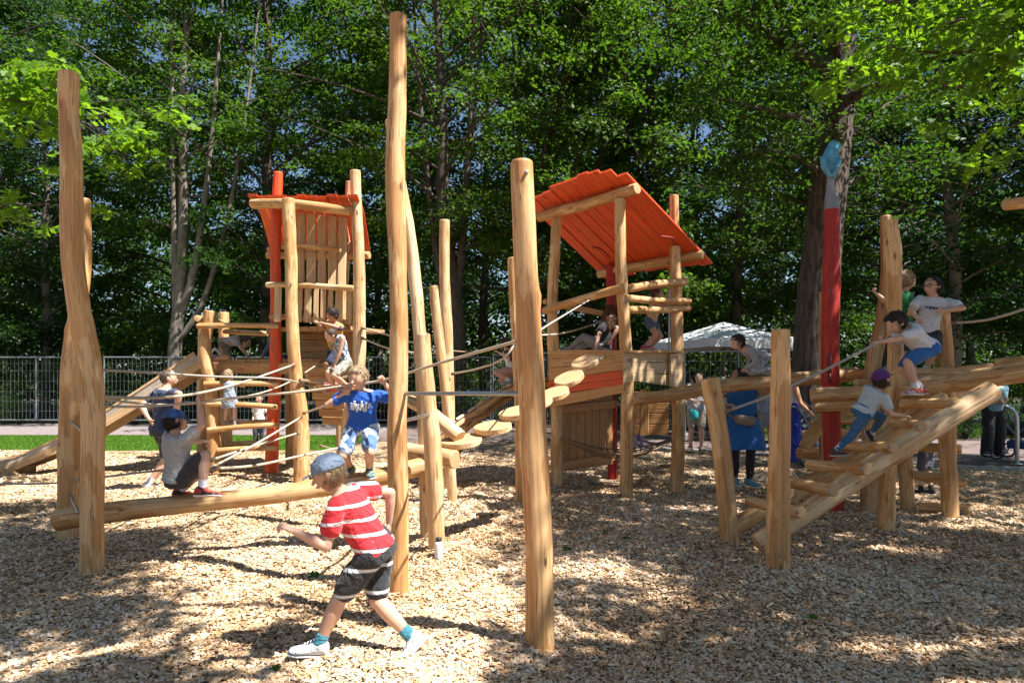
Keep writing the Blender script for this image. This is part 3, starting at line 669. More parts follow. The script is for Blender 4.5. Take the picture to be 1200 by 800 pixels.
person('woman in white top and wide cobalt blue trousers pushing the stroller', 1.66, P(925, 478, 11.3), P(924, 449, 11.3), X3(.8, .3), X3(.8, .2),
       (P(952, 480, 11.4), P(950, 484, 11.1)), (P(922, 537, 11.5), P(930, 538, 11.2)), X3(.8, -.3), hair=H_BROWN, hairstyle='ponytail', top=WHITE, topkind='tank', bot=cloth('cobalt_trousers', (.012, .03, .33)), botkind='wide', shoe=SH_WHITE, adult=True, sex='f', skin=SKIN2)
person('woman in blue-grey plaid dress standing behind the woman in the blue dress', 1.6, P(898, 482, 12.6), P(898, 453, 12.6), X3(.3, 1), X3(.3, 1),
       (P(888, 484, 12.5), P(909, 484, 12.5)), (P(894, 524, 12.7), P(903, 524, 12.6)), X3(.3, 1), hair=H_DARK, top=cloth('plaid_dress', (.22, .27, .33), 'plaid', (.12, .15, .20), 12, (.42, .45, .48)), topkind='dress', shoe=SH_BLACK, adult=True, sex='f')
person('dark-haired man in white shirt behind the fence next to the parasol pole', 1.76, P(808, 476, 17.2), P(810, 448, 17.2), X3(.9, -.2), X3(.9, -.3),
       (P(804, 472, 17.0), P(816, 470, 17.0)), (P(804, 512, 17.2), P(812, 512, 17.4)), X3(.9, -.2), hair=H_BLACK, top=cloth('white_linen', (.68, .70, .75)), topkind='long', bot=cloth('dark_jeans', (.04, .05, .08)), botkind='trousers', shoe=SH_BLACK, adult=True)
person('grey-haired person in white shirt behind the fence under the parasol', 1.68, P(849, 478, 17.0), P(847, 450, 17.0), X3(-.95, .1), X3(-.9, .2),
       (P(838, 468, 16.8), P(842, 470, 17.2)), (P(847, 512, 17.1), P(853, 512, 17.0)), X3(-.9, .1), hair=H_GREY, hairstyle='bob', top=WHITE, bot=cloth('grey_trousers', (.16, .16, .18)), botkind='trousers', shoe=SH_BLACK, adult=True, sex='f')
person('brown-haired man in dark shirt standing deepest in the shade under the parasol', 1.74, P(829, 474, 18.6), P(829, 447, 18.6), X3(.3, -1), X3(.3, -1), (P(824, 472, 18.5), P(835, 472, 18.5)), (P(826, 505, 18.6), P(832, 505, 18.6)), X3(.3, -1), hair=H_BROWN, top=cloth('maroon_shirt', (.10, .03, .035)), bot=cloth('grey_trousers', (.16, .16, .18)), botkind='trousers', shoe=SH_BLACK, adult=True, vox=.014)
person('woman in sky blue top standing at the right side of the parasol', 1.66, P(888, 475, 18.4), P(888, 450, 18.4), X3(-.8, -.4), X3(-.8, -.4), (P(882, 470, 18.2), P(893, 474, 18.3)), (P(885, 505, 18.4), P(891, 505, 18.5)), X3(-.6, -.6), hair=H_BLOND, hairstyle='bob', top=cloth('sky_blue_top', (.20, .36, .52)), bot=cloth('beige_shorts', (.38, .33, .25)), shoe=SH_WHITE, adult=True, sex='f', vox=.014)
# child crawling on the long log
person('child in grey sweater and floral trousers crawling along the long horizontal log', 1.02, P(893, 418, 8.05), P(871, 408, 8.0), X3(-.95, -.15, -.35), X3(-.5, 0, -1),
       (P(874, 431, 7.95), P(876, 431, 8.12)), (P(902, 432, 8.0), P(906, 432, 8.12)), X3(.9, 0, -.2), kneep=(X3(-1, 0, -.6), X3(-1, 0, -.6)), elbp=(X3(1, -.2, 0), X3(1, .2, 0)), hair=H_DARK, head=P(862, 399, 7.97),
       top=cloth('grey_sweater', (.34, .33, .33)), topkind='long', bot=cloth('floral_trousers', (.42, .44, .47), 'blotch', (.25, .24, .28), 24), botkind='trousers', shoe=SH_TEAL, vox=.008)
# kids on the right frame
person('blond child in green t-shirt standing on the log deck behind the tall right post', 1.27, P(1057, 384, 7.35), P(1059, 339, 7.35), X3(.9, .1), X3(.7, -.7),
       (P(1027, 344, 7.15), P(1066, 366, 7.2)), (P(1040, 432, 7.4), P(1056, 434, 7.3)), X3(.5, -.8), elbp=(X3(-1, -.2, -.6), X3(1, 0, -.6)), hair=H_BLOND, head=P(1067, 315, 7.30),
       top=cloth('green_tee', (.015, .22, .055)), bot=cloth('navy_short2', (.02, .025, .05)), shoe=SH_GREY, vox=.008)
r, d = person('boy with glasses in white t-shirt and black shorts leaning on a post', 1.27, P(1087, 388, 7.15), P(1096, 347, 7.1), X3(-.85, -.4), X3(-.3, -.9),
       (P(1076, 374, 6.95), P(1107, 364, 6.93)), (P(1068, 433, 7.2), P(1084, 434, 7.1)), X3(-.4, -.9), elbp=(X3(-1, -.2, -.6), X3(1, -.1, .2)), hair=H_BLACK, head=P(1090, 328, 7.05),
       top=cloth('white_tee', (.60, .61, .66)), bot=cloth('black_short3', (.015, .015, .018)), shoe=SH_GREY, vox=.008, sock=SOCKW)
m = MB()
for s in (-1, 1):
    t = tube_data([d['hd']+d['hr']*(s*.16*d['hh'])+d['face']*.47*d['hh']+d['hu']*.04*d['hh']+(d['hr']*math.cos(a)+d['hu']*math.sin(a)*.75)*.11*d['hh'] for a in [i*math.pi/6 for i in range(13)]], .003, n=6, step=.02); m.add(t[0], t[1], t[2], 0, True)
    t = tube_data([d['hd']+d['hr']*(s*.26*d['hh'])+d['face']*.46*d['hh']+d['hu']*.06*d['hh'], d['hd']+d['hr']*(s*.40*d['hh'])-d['face']*.02*d['hh']+d['hu']*.05*d['hh']], .003, n=6, step=.1); m.add(t[0], t[1], t[2], 0, True)
m.build('glasses', BLACKP, r)
m = MB(); c = d['pel'].lerp(d['neck'], .66)+d['fr']*(.0625*1.27+.027)
for k in range(6): box(m, c+d['rt']*(-.075+.03*k)-d['fr']*(abs(-.075+.03*k)**2*3), d['rt']*.010, d['fr']*.005, d['up']*(.010, .014, .009)[k % 3])
m.build('shirt_print', cloth('navy_print', (.03, .04, .09)), r)
r, d = person('boy in white t-shirt and bright blue shorts pulling himself up by a rope', 1.24, P(1086, 407, 6.32), P(1060, 384, 6.25), X3(-.9, -.1, -.45), X3(-.7, 0, -.7),
       (P(1025, 402, 6.12), P(1039, 398, 6.3)), (P(1074, 456, 6.22), P(1080, 455, 6.4)), X3(-1, -.1, .02), kneep=(X3(-1, -.1, .1), X3(-1, 0, .1)), elbp=(X3(0, 0, -1), X3(0, 0, -1)), hair=H_DARK, hairstyle='fringe', head=P(1046, 376, 6.2),
       top=cloth('white_tee_b', (.66, .66, .70)), bot=cloth('blue_shorts', (.015, .12, .36)), shoe=cloth('white_red_shoe', (.66, .64, .64), 'blotch', (.55, .10, .06), 22), sock=SOCKW, vox=.006)
m = MB(); c = d['pel'].lerp(d['neck'], .32)
for k in range(7): box(m, c+d['rt']*(.084*1.24+.004)+d['up']*(.005*k-.02)+d['fr']*(.045-.018*k), d['rt']*.006, d['fr']*.006, d['up']*(.02, .012, .016)[k % 3], mi=k % 2)
m.build('shirt_print', [cloth('yellow_print', (.6, .55, .04)), cloth('black_print', (.02, .02, .02))], r)
person('toddler in purple cap, pale t-shirt and blue jeans climbing the ladder logs', 1.0, P(1010, 482, 6.05), P(1027, 459, 6.02), X3(.75, .35, .25), X3(.75, .45, -.5),
       (P(1044, 489, 6.2), P(1060, 487, 5.95)), (P(974, 534, 5.98), P(1021, 508, 6.2)), (X3(.9, .1, .05), X3(.6, .2, -.75)), kneep=(X3(.2, 0, -1), X3(1, 0, -.5)), elbp=(X3(0, 0, -1), X3(0, -.2, -1)), hair=H_BROWN, cap=cloth('purple_cap', (.09, .012, .13)), head=P(1034, 442, 6.02),
       top=cloth('pale_blue_tee', (.46, .52, .53)), bot=cloth('toddler_jeans', (.035, .11, .22)), botkind='tight', shoe=SH_BROWN, sock=SOCKW, vox=.006)
person('child in grey shirt standing in shade under the log climbing frame', 1.15, P(1086, 528, 8.5), P(1088, 495, 8.5), X3(-.6, .6, -.2), X3(-.5, .6),
       (P(1076, 515, 8.3), P(1101, 520, 8.4)), (P(1079, 576, 8.5), P(1092, 577, 8.4)), X3(-.5, .7), hair=H_DARK, top=cloth('pale_grey_tee', (.38, .38, .42)), bot=cloth('dusk_shorts', (.09, .09, .11)), shoe=SH_BLACK, sock=cloth('black_sock', (.02, .02, .02)), vox=.009)
person('adult in turquoise plaid shirt and black trousers bending beside the bicycle rack', 1.56, P(1164, 478, 11.7), P(1167, 452, 11.6), X3(-.2, -.9, -.4), X3(-.1, -1),
       (P(1178, 468, 11.4), P(1170, 470, 11.3)), (P(1156, 537, 11.7), P(1170, 538, 11.8)), (X3(-.6, -1), X3(.2, -1)), hair=H_GREY, hairstyle='bob', top=cloth('turquoise_plaid', (.06, .25, .33), 'plaid', (.03, .12, .18), 10, (.3, .45, .48)), bot=cloth('black_trousers', (.010, .010, .012)), botkind='wide', shoe=SH_BLACK, adult=True, sex='f')
# seated people behind the left fence
for lab, px, tp, hr_, lean in (('grey-haired man in blue shirt sitting on the bench beyond the fence', 553, cloth('azure_shirt', (.05, .20, .50)), H_GREY, .3), ('person in black sitting at the left end of the bench beyond the fence', 540, cloth('black_coat', (.02, .02, .02)), H_DARK, 0), ('woman in violet top sitting at the right end of the bench beyond the fence', 573, cloth('violet_top', (.10, .05, .15)), H_BROWN, -.3)):
    person(lab, 1.65, P(px, 470, 21.5), P(px, 455, 21.45), X3(lean, -1), X3(lean, -1), (P(px-5, 469, 21.1), P(px+5, 469, 21.1)), (P(px-4, 487, 20.95), P(px+4, 487, 20.95)), X3(0, -1), kneep=(X3(0, -1, 1), X3(0, -1, 1)),
           hair=hr_, top=tp, topkind='long', bot=cloth('dark_jeans', (.04, .05, .08)), botkind='trousers', shoe=SH_BLACK, adult=True, vox=.015)
# ------------------------------------------------------------------ free standing posts
def post(label, pts, radii, mats=None, group='upright robinia posts', bumps=None, parts=(), n=24):
    """pts from the base up, each (px, py, Y)"""
    w = [P(*p) for p in pts]; w[0] = V((w[0].x, w[0].y, -.12))
    root = empty('wooden_post', V((w[0].x, w[0].y, 0)), label, 'post', group)
    log('shaft', w, radii, root, mats, rough=.045, bumps=bumps, n=n, step=.045)
    for (px, py, Y) in parts: bolt(root, P(px, py, Y), (0, -1, 0))
    return root
post('leaning shaded post at far left, front one, with the balance beam bolted to it', [(108, 672, 5.29), (108, 610, 5.29), (109, 540, 5.28), (109, 485, 5.28), (103, 425, 5.3), (95, 375, 5.3), (89, 335, 5.3), (85, 290, 5.3), (84, 230, 5.32), (83, 170, 5.33), (80, 130, 5.34), (81, 86, 5.35)], [.090, .086, .082, .088, .088, .084, .078, .078, .080, .074, .072, .078], [WOOD, ENDM], parts=[(107, 606, 5.19)])
post('shorter shaded post at far left standing behind the beam end', [(79, 628, 6.5), (82, 540, 6.5), (82, 450, 6.5), (86, 400, 6.5), (94, 350, 6.5), (99, 300, 6.5), (98, 233, 6.5)], [.098, .096, .088, .080, .072, .062, .058], [WOOD, ENDM])
post('tallest slender post in the foreground beside the running boy', [(467, 697, 4.78), (467, 600, 4.78), (465, 500, 4.79), (468, 400, 4.8), (466, 300, 4.8), (463, 200, 4.8), (466, 100, 4.8), (467, 18, 4.8)], [.072, .072, .070, .064, .064, .072, .060, .060], [WOOD, ENDM])
post('thick front post closest to the viewer, in the middle of the wood chips', [(633, 757, 3.89), (631, 640, 3.89), (628, 560, 3.9), (623, 450, 3.9), (617, 330, 3.9), (613, 240, 3.9), (611, 189, 3.9)], [.083, .078, .078, .075, .070, .066, .066], [WOOD, ENDM], parts=[(617, 202, 3.83)], bumps=8)
post('long thin pole leaning behind the tallest post', [(501, 634, 6.4), (499, 560, 6.4), (496, 470, 6.4), (491, 380, 6.4), (482, 290, 6.45), (470, 220, 6.45), (457, 141, 6.5)], [.062, .064, .066, .062, .058, .052, .048], [WOODP, ENDM])
post('stout short post with carved hollow beside the steel bottle', [(512, 649, 5.9), (511, 600, 5.9), (508, 540, 5.9), (503, 480, 5.9), (498, 430, 5.9), (496, 391, 5.9)], [.074, .072, .078, .072, .064, .058], [WOODP, ENDM])
post('slim straight post standing behind the stepping discs', [(526, 572, 9.2), (527, 500, 9.2), (524, 400, 9.2), (521, 320, 9.2), (521, 258, 9.2)], [.075, .075, .080, .070, .070], [WOODP, ENDM])
post('thin leaning pole with its top just right of the stout short post', [(531, 588, 8.2), (524, 480, 8.2), (515, 400, 8.2), (508, 335, 8.2)], [.06, .06, .058, .052], [WOODP, ENDM])
post('slim post half hidden directly behind the thick front post', [(612, 590, 8.1), (610, 480, 8.1), (605, 380, 8.1), (601, 302, 8.1)], [.075, .075, .070, .065], [WOOD, ENDM])

# balance beam and steel bars
b = empty('balance_beam', P(75, 608, 5.85), 'long thick balance beam between the far left posts and the leaning pole', 'beam')
log('beam', [P(68, 609, 5.85), P(120, 601, 5.82), P(220, 590, 5.8), P(330, 578, 5.85), P(430, 562, 6.0), P(497, 546, 6.2)], [.094, .088, .078, .076, .080, .084], b, n=26, rough=.04)
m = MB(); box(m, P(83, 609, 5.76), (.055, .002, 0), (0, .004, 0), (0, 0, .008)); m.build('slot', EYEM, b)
def bar(label, a, c, r=.016, grp='steel turning bars'):
    d = tube_data([V(a), V(c)], [r, r], n=14, step=.2, bevel=.002); m = MB(); m.add(d[0], d[1], d[2], 0, d[4]); o = m.build('steel_bar', [STEELD], None, V(a)); return tag(o, label, 'bar', grp)
bar('long horizontal steel bar between the tallest post and the thick front post', P(474, 461, 4.76), P(617, 461, 3.93), .0135)
bar('short sloping steel bar from the tallest post to the stout short post', P(474, 493, 4.85), P(503, 485, 5.85), .0135)
bar('upper short steel rod joining the two far left posts', P(84, 494, 6.4), P(98, 506, 5.35), .013); bar('lower short steel rod joining the two far left posts', P(83, 580, 6.4), P(92, 600, 5.35), .013)
def tlog(label, pts, radii, cat='log', grp=None, mats=None):
    o = log('round_log', pts, radii, None, mats or [WOODP, ENDM], n=22); return tag(o, label, cat, grp)
tlog('horizontal stub log with its cut end facing right, under the first stepping disc', [P(470, 528, 6.4), P(534, 538, 6.05)], [.080, .083], grp='stub logs on the stout short post')
tlog('stub log sloping down to the right above the first stepping disc', [P(474, 466, 6.6), P(505, 484, 6.4), P(539, 512, 6.2)], [.058, .062, .066], grp='stub logs on the stout short post')

# stepping discs strung on a rope
disc_pts = [(542, 517, 6.25), (578, 501, 6.35), (606, 484, 6.5), (629, 472, 6.65), (649, 462, 6.85), (667, 444, 7.1), (686, 425, 7.5)]
DL = ['lowest and largest wooden stepping disc, beside the stub log', 'wooden stepping disc second from the bottom, left of the thick front post', 'wooden stepping disc just touching the left edge of the thick front post', 'wooden stepping disc hidden behind the thick front post', 'wooden stepping disc just right of the thick front post', 'tilted wooden stepping disc second from the top of the rope', 'topmost tilted wooden stepping disc in front of the deck boards']
rope('hanging_rope', [P(534, 536, 6.2)]+[P(x, y+7, Y) for x, y, Y in disc_pts]+[P(709, 417, 8.7)], .014, None, ROPEG, 'steel-cored rope carrying the stepping discs up to the right tower')
for (x, y, Y), lb, rr, tl in zip(disc_pts, DL, (.185, .178, .17, .16, .16, .165, .165), (.02, .05, .12, .2, .22, .34, .34)):
    c = P(x, y, Y); ax = V((-.10-tl*.8, -.16-tl*.55, 1)).normalized(); rg = random.Random(x)
    u = ax.orthogonal().normalized(); w = ax.cross(u); n = 36; m = MB(); v = []; g = []; f = []; mi = []; sm = []
    ph = [rg.uniform(0, 6) for _ in range(3)]
    prof = [(-.028, .0), (-.028, .97), (-.022, 1), (.022, 1), (.028, .965), (.029, 0)]
    for j, (h, s) in enumerate(prof):
        for k in range(n):
            a = 2*math.pi*k/n; r = rr*s*(1+.04*math.sin(2*a+ph[0])+.03*math.sin(3*a+ph[1])+.012*math.sin(7*a+ph[2]))
            v.append(c+ax*h+u*r*math.cos(a)+w*r*math.sin(a)); g.append((r*math.cos(a), r*math.sin(a), 0) if j in (0, 1, 4, 5) else (a*.1+x, h, x+a*.15))
    for j in range(5):
        for k in range(n): f.append((j*n+k, j*n+(k+1) % n, (j+1)*n+(k+1) % n, (j+1)*n+k)); mi.append(0 if j in (1, 2, 3) else 1); sm.append(False)
    m.add(v, f, g, mi, sm); o = m.build('stepping_disc', [WOODP, ENDP if 'ENDP' in globals() else ENDM], None, c); tag(o, lb, 'disc', 'stepping discs on the rope')

# ropes of the left climbing course
RG = 'ropes strung across the left climbing course'
def R_(lb, pts, r=.011, mat=None, sag=0.): rope('climbing_rope', [P(*p) for p in pts], r, None, mat, lb, RG, sag)
R_('long rope from the far left post through the blue boy hands to the front post', [(104, 476, 5.4), (170, 476, 5.6), (234, 471, 5.75), (275, 466, 5.8), (360, 458, 5.85), (403, 452, 5.86), (450, 445, 5.8), (520, 424, 5.2), (612, 398, 4.1)], .0105)
R_('rope rising from the front far left post to the front post of the left tower', [(104, 464, 5.4), (180, 466, 6.2), (236, 460, 7.2), (290, 446, 8.4), (345, 427, 9.4)], .014)
R_('upper slack rope from the far left posts to the left tower', [(110, 433, 5.4), (170, 436, 6.2), (250, 441, 7.8), (330, 444, 9.0), (372, 455, 9.9)], .012, ROPEG)
R_('rope crossing low behind the man in navy up to the left tower', [(104, 466, 6.0), (200, 474, 7.0), (290, 464, 8.3), (338, 448, 9.4), (378, 423, 10.0)], .011)
R_('dark slack rope near the ground entering from the left edge of the picture', [(-20, 567, 6.9), (60, 566, 6.7), (110, 560, 6.3), (200, 550, 6.0), (250, 552, 6.2)], .010, ROPEG)
R_('taut rope rising from beside the crouching boy to the front tower post', [(245, 549, 6.4), (300, 520, 7.6), (352, 489, 9.3)], .013)
R_('lower taut rope running nearly level from the crouching boy to the tower post', [(247, 539, 6.5), (300, 522, 7.8), (350, 507, 9.3)], .013)
R_('third low rope from the crouching boy rising slightly under the ladder', [(251, 549, 6.4), (300, 545, 7.2), (352, 534, 8.4), (400, 524, 9.2)], .014)
R_('short rope between the tower post and the blue boy at shoulder height', [(356, 484, 9.3), (392, 471, 8.2), (408, 462, 7.2)], .013)
R_('bar-like rope the patterned-vest boy holds in front of the left tower', [(352, 446, 9.4), (380, 447, 9.7), (411, 441, 9.8)], .018, ROPE)
R_('upper rope from the right post of the left tower to the slim post', [(424, 384, 9.8), (460, 394, 9.5), (524, 414, 9.2)], .012)
R_('second rope from the left tower sagging down to the slim post', [(424, 396, 9.8), (455, 408, 9.5), (485, 413, 9.3), (526, 414, 9.25)], .012)
R_('far rope running level behind the poles to the girl on the bridge', [(526, 411, 9.2), (560, 412, 9.6), (605, 404, 10.0)], .012, ROPED)
R_('sagging rope of the bridge railing rising to the thick front post', [(530, 438, 9.1), (560, 432, 8.6), (590, 420, 7.9), (604, 402, 7.9)], .012)
R_('grey rope from the top railing of the right tower down to the front post', [(622, 394, 3.95), (650, 376, 6.2), (695, 349, 9.0)], .009, ROPEG)
R_('sagging hemp rope from the right tower red post down to the front post', [(622, 393, 8.0), (655, 391, 8.8), (690, 382, 9.6), (713, 372, 10.1)], .012)
R_('low slack rope near the ground between left tower and tallest post', [(376, 522, 9.6), (420, 534, 8.6), (452, 535, 7.2), (492, 528, 6.4)], .010)

# plank bridge
b = empty('plank_bridge', P(545, 520, 9.3), 'arched hanging bridge of wooden planks rising behind the stepping discs', 'bridge')
bc = [(527, 508, 9.3), (545, 493, 9.35), (560, 483, 9.5), (575, 472, 9.65), (590, 462, 9.8), (605, 453, 9.95), (625, 447, 9.95), (645, 444, 9.8)]
cpts, _ = resample([P(*p) for p in bc], .04)
dirx = (P(645, 444, 9.8)-P(527, 508, 9.3)); hz = V((dirx.x, dirx.y, 0)).normalized(); sd = V((-.35, -.94, 0))*.36
acc = 0; k = 0; last = cpts[0]
for i in range(1, len(cpts)-1):
    if (cpts[i]-last).length > .17:
        last = cpts[i]; tg = (cpts[i+1]-cpts[i-1]).normalized(); nn = tg.cross(sd).normalized(); nn = nn if nn.z > 0 else -nn
        m = MB(); board(m, cpts[i]-sd, cpts[i]+sd, tg*.062, nn*.035, .05, i); m.build('plank', [BOARDP], b); k += 1
for s in (-1, 1): 
    q = [c+sd*(s*.82)-V((0, 0, .045)) for c in cpts[::4]]; m = MB()
    d_ = tube_data(q, [.04, .04], n=10, rough=.05); m.add(*d_[:5]); m.build('side_rail', [WOOD, ENDM], b)

# ------------------------------------------------------------------ left tower
T = empty('climbing_tower', G(372, 560), 'tall left tower with curved orange roof, picket railing and rung ladder', 'tower', 'roofed climbing towers')
lt = 'post'
log(lt, [P(353, 567, 9.5)-V((0, 0, .1)), P(353, 520, 9.5), P(353, 490, 9.5), P(346, 430, 9.5), P(342, 370, 9.5), P(341, 300, 9.5), P(338, 233, 9.5)], [.105, .105, .10, .088, .085, .085, .085], T)
tag(log(lt, [P(317, 557, 10.4)-V((0, 0, .1)), P(320, 500, 10.4), P(323, 430, 10.4), P(323, 340, 10.4), P(323, 280, 10.4), P(326, 202, 10.4)], [.098, .095, .092, .082, .078, .070], T, [REDW, REDE]), 'orange-red painted corner post')
log(lt, [P(404, 562, 9.9)-V((0, 0, .1)), P(407, 500, 9.9), P(420, 430, 9.9), P(421, 360, 9.9), P(420, 290, 9.9), P(416, 200, 9.9)], [.085, .09, .095, .095, .083, .075], T, [WOODP, ENDM])
log(lt, [P(400, 545, 11.2)-V((0, 0, .1)), P(400, 400, 11.2), P(402, 335, 11.2), P(406, 290, 11.2), P(410, 213, 11.2)], [.08, .085, .085, .08, .065], T, [WOODP, ENDM])
log(lt, [P(341, 545, 11.6)-V((0, 0, .1)), P(341, 440, 11.6), P(345, 250, 11.6)], [.09, .085, .075], T)
# roof of planks, curved
FL, FR = P(293, 237, 10.35), P(421, 238, 9.75); BL, BR = P(315, 291, 11.75), P(434, 297, 11.2)
rf = MB(); npl = 11
for i in range(npl):
    u0, u1 = (i+.03)/npl, (i+.97)/npl; uc = (u0+u1)/2; rg = random.Random(i*7)
    A = FL.lerp(FR, uc); B = BL.lerp(BR, uc); hw = (FR-FL)*(.47/npl); dz = rg.uniform(-.012, .012); ex = rg.uniform(-.05, .05)
    K = 8; v = []; f = []; g = []; so = i*3.1
    dirv = (B-A)
    for j in range(K+1):
        t = -.10-ex*.3+(1.12+ex*.3)*j/K; c = A+dirv*t+V((0, 0, .33*math.sin(math.pi*min(1, max(0, t*.92+.04)))*.55+dz)); hw_ = hw*(1+.05*math.sin(j*1.3+i))
        for (x, z) in ((-1, 0), (-1, .035), (1, .035), (1, 0)): v.append(c+hw_*x+V((0, 0, z))); g.append((so+x*.06, z+so, t*1.5+so))
    for j in range(K):
        for q in range(4): f.append((j*4+q, j*4+(q+1) % 4, (j+1)*4+(q+1) % 4, (j+1)*4+q))
    f += [(3, 2, 1, 0), (K*4, K*4+1, K*4+2, K*4+3)]
    rf.add(v, f, g, 0, False)
roof = rf.build('roof', [REDW], T)
log('roof_beam', [P(296, 239, 10.25), P(340, 239, 9.85), P(411, 247, 9.75)], [.075, .07, .065], roof, n=16)
log('roof_beam', [P(313, 299, 11.6), P(375, 300, 11.35), P(433, 299, 11.05)], [.06, .06, .06], roof, n=16)
# tall planks of the upper wall
for i, (xt, xb, w) in enumerate(((342, 340, 3.4), (353, 352.5, 4.4), (365.2, 365, 4.9), (377.6, 377.5, 4.9), (390, 390, 4.8), (402, 401, 4.4))):
    m = MB(); Y = 10.45+.02*i; q = 1/800*Y
    a, c = P(xb, 338, Y), P(xt, 249+i*1.2, Y); board(m, a, c, V((w*q, .02, 0)), V((0, -.03, 0)), .10, i+40); m.build('wall_plank', [BOARDP], T)
log('rail', [P(314, 292, 10.6), P(350, 288, 10.3), P(399, 293, 10.2)], [.035, .038, .036], T, n=14)
log('rail', [P(313, 334, 10.2), P(350, 334, 10.0), P(415, 338, 9.85)], [.045, .042, .045], T, [WOODP, ENDM], n=14)
log('rail', [P(317, 371, 10.3), P(350, 372, 10.15), P(414, 379, 10.05)], [.045, .042, .045], T, [WOOD, ENDM], n=14)
for i, (x, w) in enumerate(((326.5, 4.2), (351, 4.3), (361.5, 4.4), (371.2, 3.2), (379.5, 3.2), (388, 3.1), (398, 4.6), (410, 3.6))):
    m = MB(); Y = 10.12-.012*i; q = Y/800; board(m, P(x-1, 377+i*.4, Y), P(x, 336+i*.2, Y), V((w*q, 0, 0)), V((0, -.028, 0)), .08, i+60, tb=.92); m.build('picket', [BOARDP], T)
# decks
def deck(parent, A, B, C, D, z, th=.06, n=8, mat=BOARD):
    m = MB()
    for i in range(n):
        a = V(A).lerp(V(B), (i+.5)/n); c = V(D).lerp(V(C), (i+.5)/n); hw = (V(B)-V(A)+V(C)-V(D))*.5*(.47/n)
        a.z = z-th; c.z = z-th; hw.z = 0
        board(m, a, c, hw, V((0, 0, th)), .01, i)
    return m.build('deck', [mat], parent)
deck(T, (-3.62, 10.4, 0), (-2.45, 9.95, 0), (-2.05, 11.0, 0), (-3.2, 11.5, 0), 2.24)
m = MB()
for i in range(5): z = 1.74+.098*i; board(m, (-3.5, 11.05, z), (-2.35, 10.75, z), V((0, 0, .0465)), V((0, -.03, 0)), .03, i+80)
m.build('back_panel', [BOARD], T)
deck(T, (-4.75, 10.65, 0), (-3.0, 10.3, 0), (-2.7, 11.3, 0), (-4.5, 11.7, 0), 1.76)
m = MB(); board(m, (-4.78, 10.62, 1.63), (-2.62, 10.2, 1.60), V((0, 0, .082)), V((-.01, -.04, 0)), .03, 91); m.build('fascia_board', [BOARD], T)
# hull like panel of tapering boards
m = MB()
for i in range(7):
    y = 434.5+i*9.6; xl = 355+(i*3.9 if i > 0 else -12); xr = 408-i*1.2; Y = 10.12+.035*i
    board(m, P(xl, y, Y), P(xr, y+1.5, Y-.18), V((0, 0, 4.55*Y/800)), V((0, -.035, 0)), .04, i+100)
m.build('sloping_panel', [BOARD], T)
log('brace', [P(372, 452, 10.1), P(390, 448, 9.95), P(404, 445, 9.9)], [.04, .045, .04], T, n=14)
# ladder to the platform
log(lt, [P(251, 557, 10.35)-V((0, 0, .1)), P(251, 520, 10.35), P(247, 450, 10.4), P(240, 410, 10.4), P(246, 364, 10.4)], [.095, .10, .095, .09, .085], T)
log(lt, [P(266, 535, 12.2)-V((0, 0, .1)), P(264, 450, 12.2), P(262, 366, 12.2)], [.10, .095, .09], T)
log(lt, [P(237, 536, 12.0)-V((0, 0, .1)), P(237, 450, 12.0), P(238, 372, 12.0)], [.085, .085, .08], T)
for i, (x0, y0, x1, y1, Y) in enumerate(((231, 382, 327, 382, 10.28), (239, 450, 327, 450, 10.28), (242, 473, 325, 477, 10.28), (243, 504, 325, 498, 10.26), (255, 528, 323, 525, 10.26))):
    log('rung', [P(x0, y0, Y), P((x0+x1)/2, (y0+y1)/2-1, Y), P(x1, y1, Y)], [.042, .038, .042], T, n=14)
log('rung', [P(262, 388, 12), P(314, 391, 12)], [.045, .045], T, n=14); log('rung', [P(231, 373, 10.3), P(262, 378, 12.2)], [.05, .045], T, n=14)
log('rung', [P(262, 495, 11.5), P(316, 494, 11.2)], [.04, .04], T, n=14); log('rung', [P(265, 520, 11.5), P(316, 518, 11.2)], [.04, .04], T, n=14)

# slide
STEELW = plain('weathered_sheet', (.42, .36, .30), .6, .2, .2, 9)
S = empty('slide', P(24, 556, 10.4), 'long steel slide with wooden sides running down left from the left tower', 'slide')
sp, _ = resample([P(243, 423, 11.0), P(180, 463, 10.9), P(120, 499, 10.8), (P(92, 514, 10.7)), P(66, 526, 10.6), P(24, 542, 10.5), P(-14, 549, 10.4)], .12)
for s, Y0 in ((-1, -.27), (1, .27)):
    m = MB(); v = []; f = []; g = []
    for i, c in enumerate(sp):
        tg = (sp[min(i+1, len(sp)-1)]-sp[max(i-1, 0)]).normalized(); up = V((0, 0, 1))-tg*tg.z; up.normalize(); L = i*.12
        h1 = .01 if s < 0 else .14
        for (a, h) in ((-.02, -.10), (-.02, h1), (.02, h1), (.02, -.10)): v.append(c+V((0, Y0+a, 0))+up*h); g.append((a, h, L+s))
    for i in range(len(sp)-1):
        for q in range(4): f.append((i*4+q, i*4+(q+1) % 4, (i+1)*4+(q+1) % 4, (i+1)*4+q))
    K = (len(sp)-1)*4; f += [(3, 2, 1, 0), (K, K+1, K+2, K+3)]; m.add(v, f, g, 0, False); m.build('side_board', [BOARDP], S)
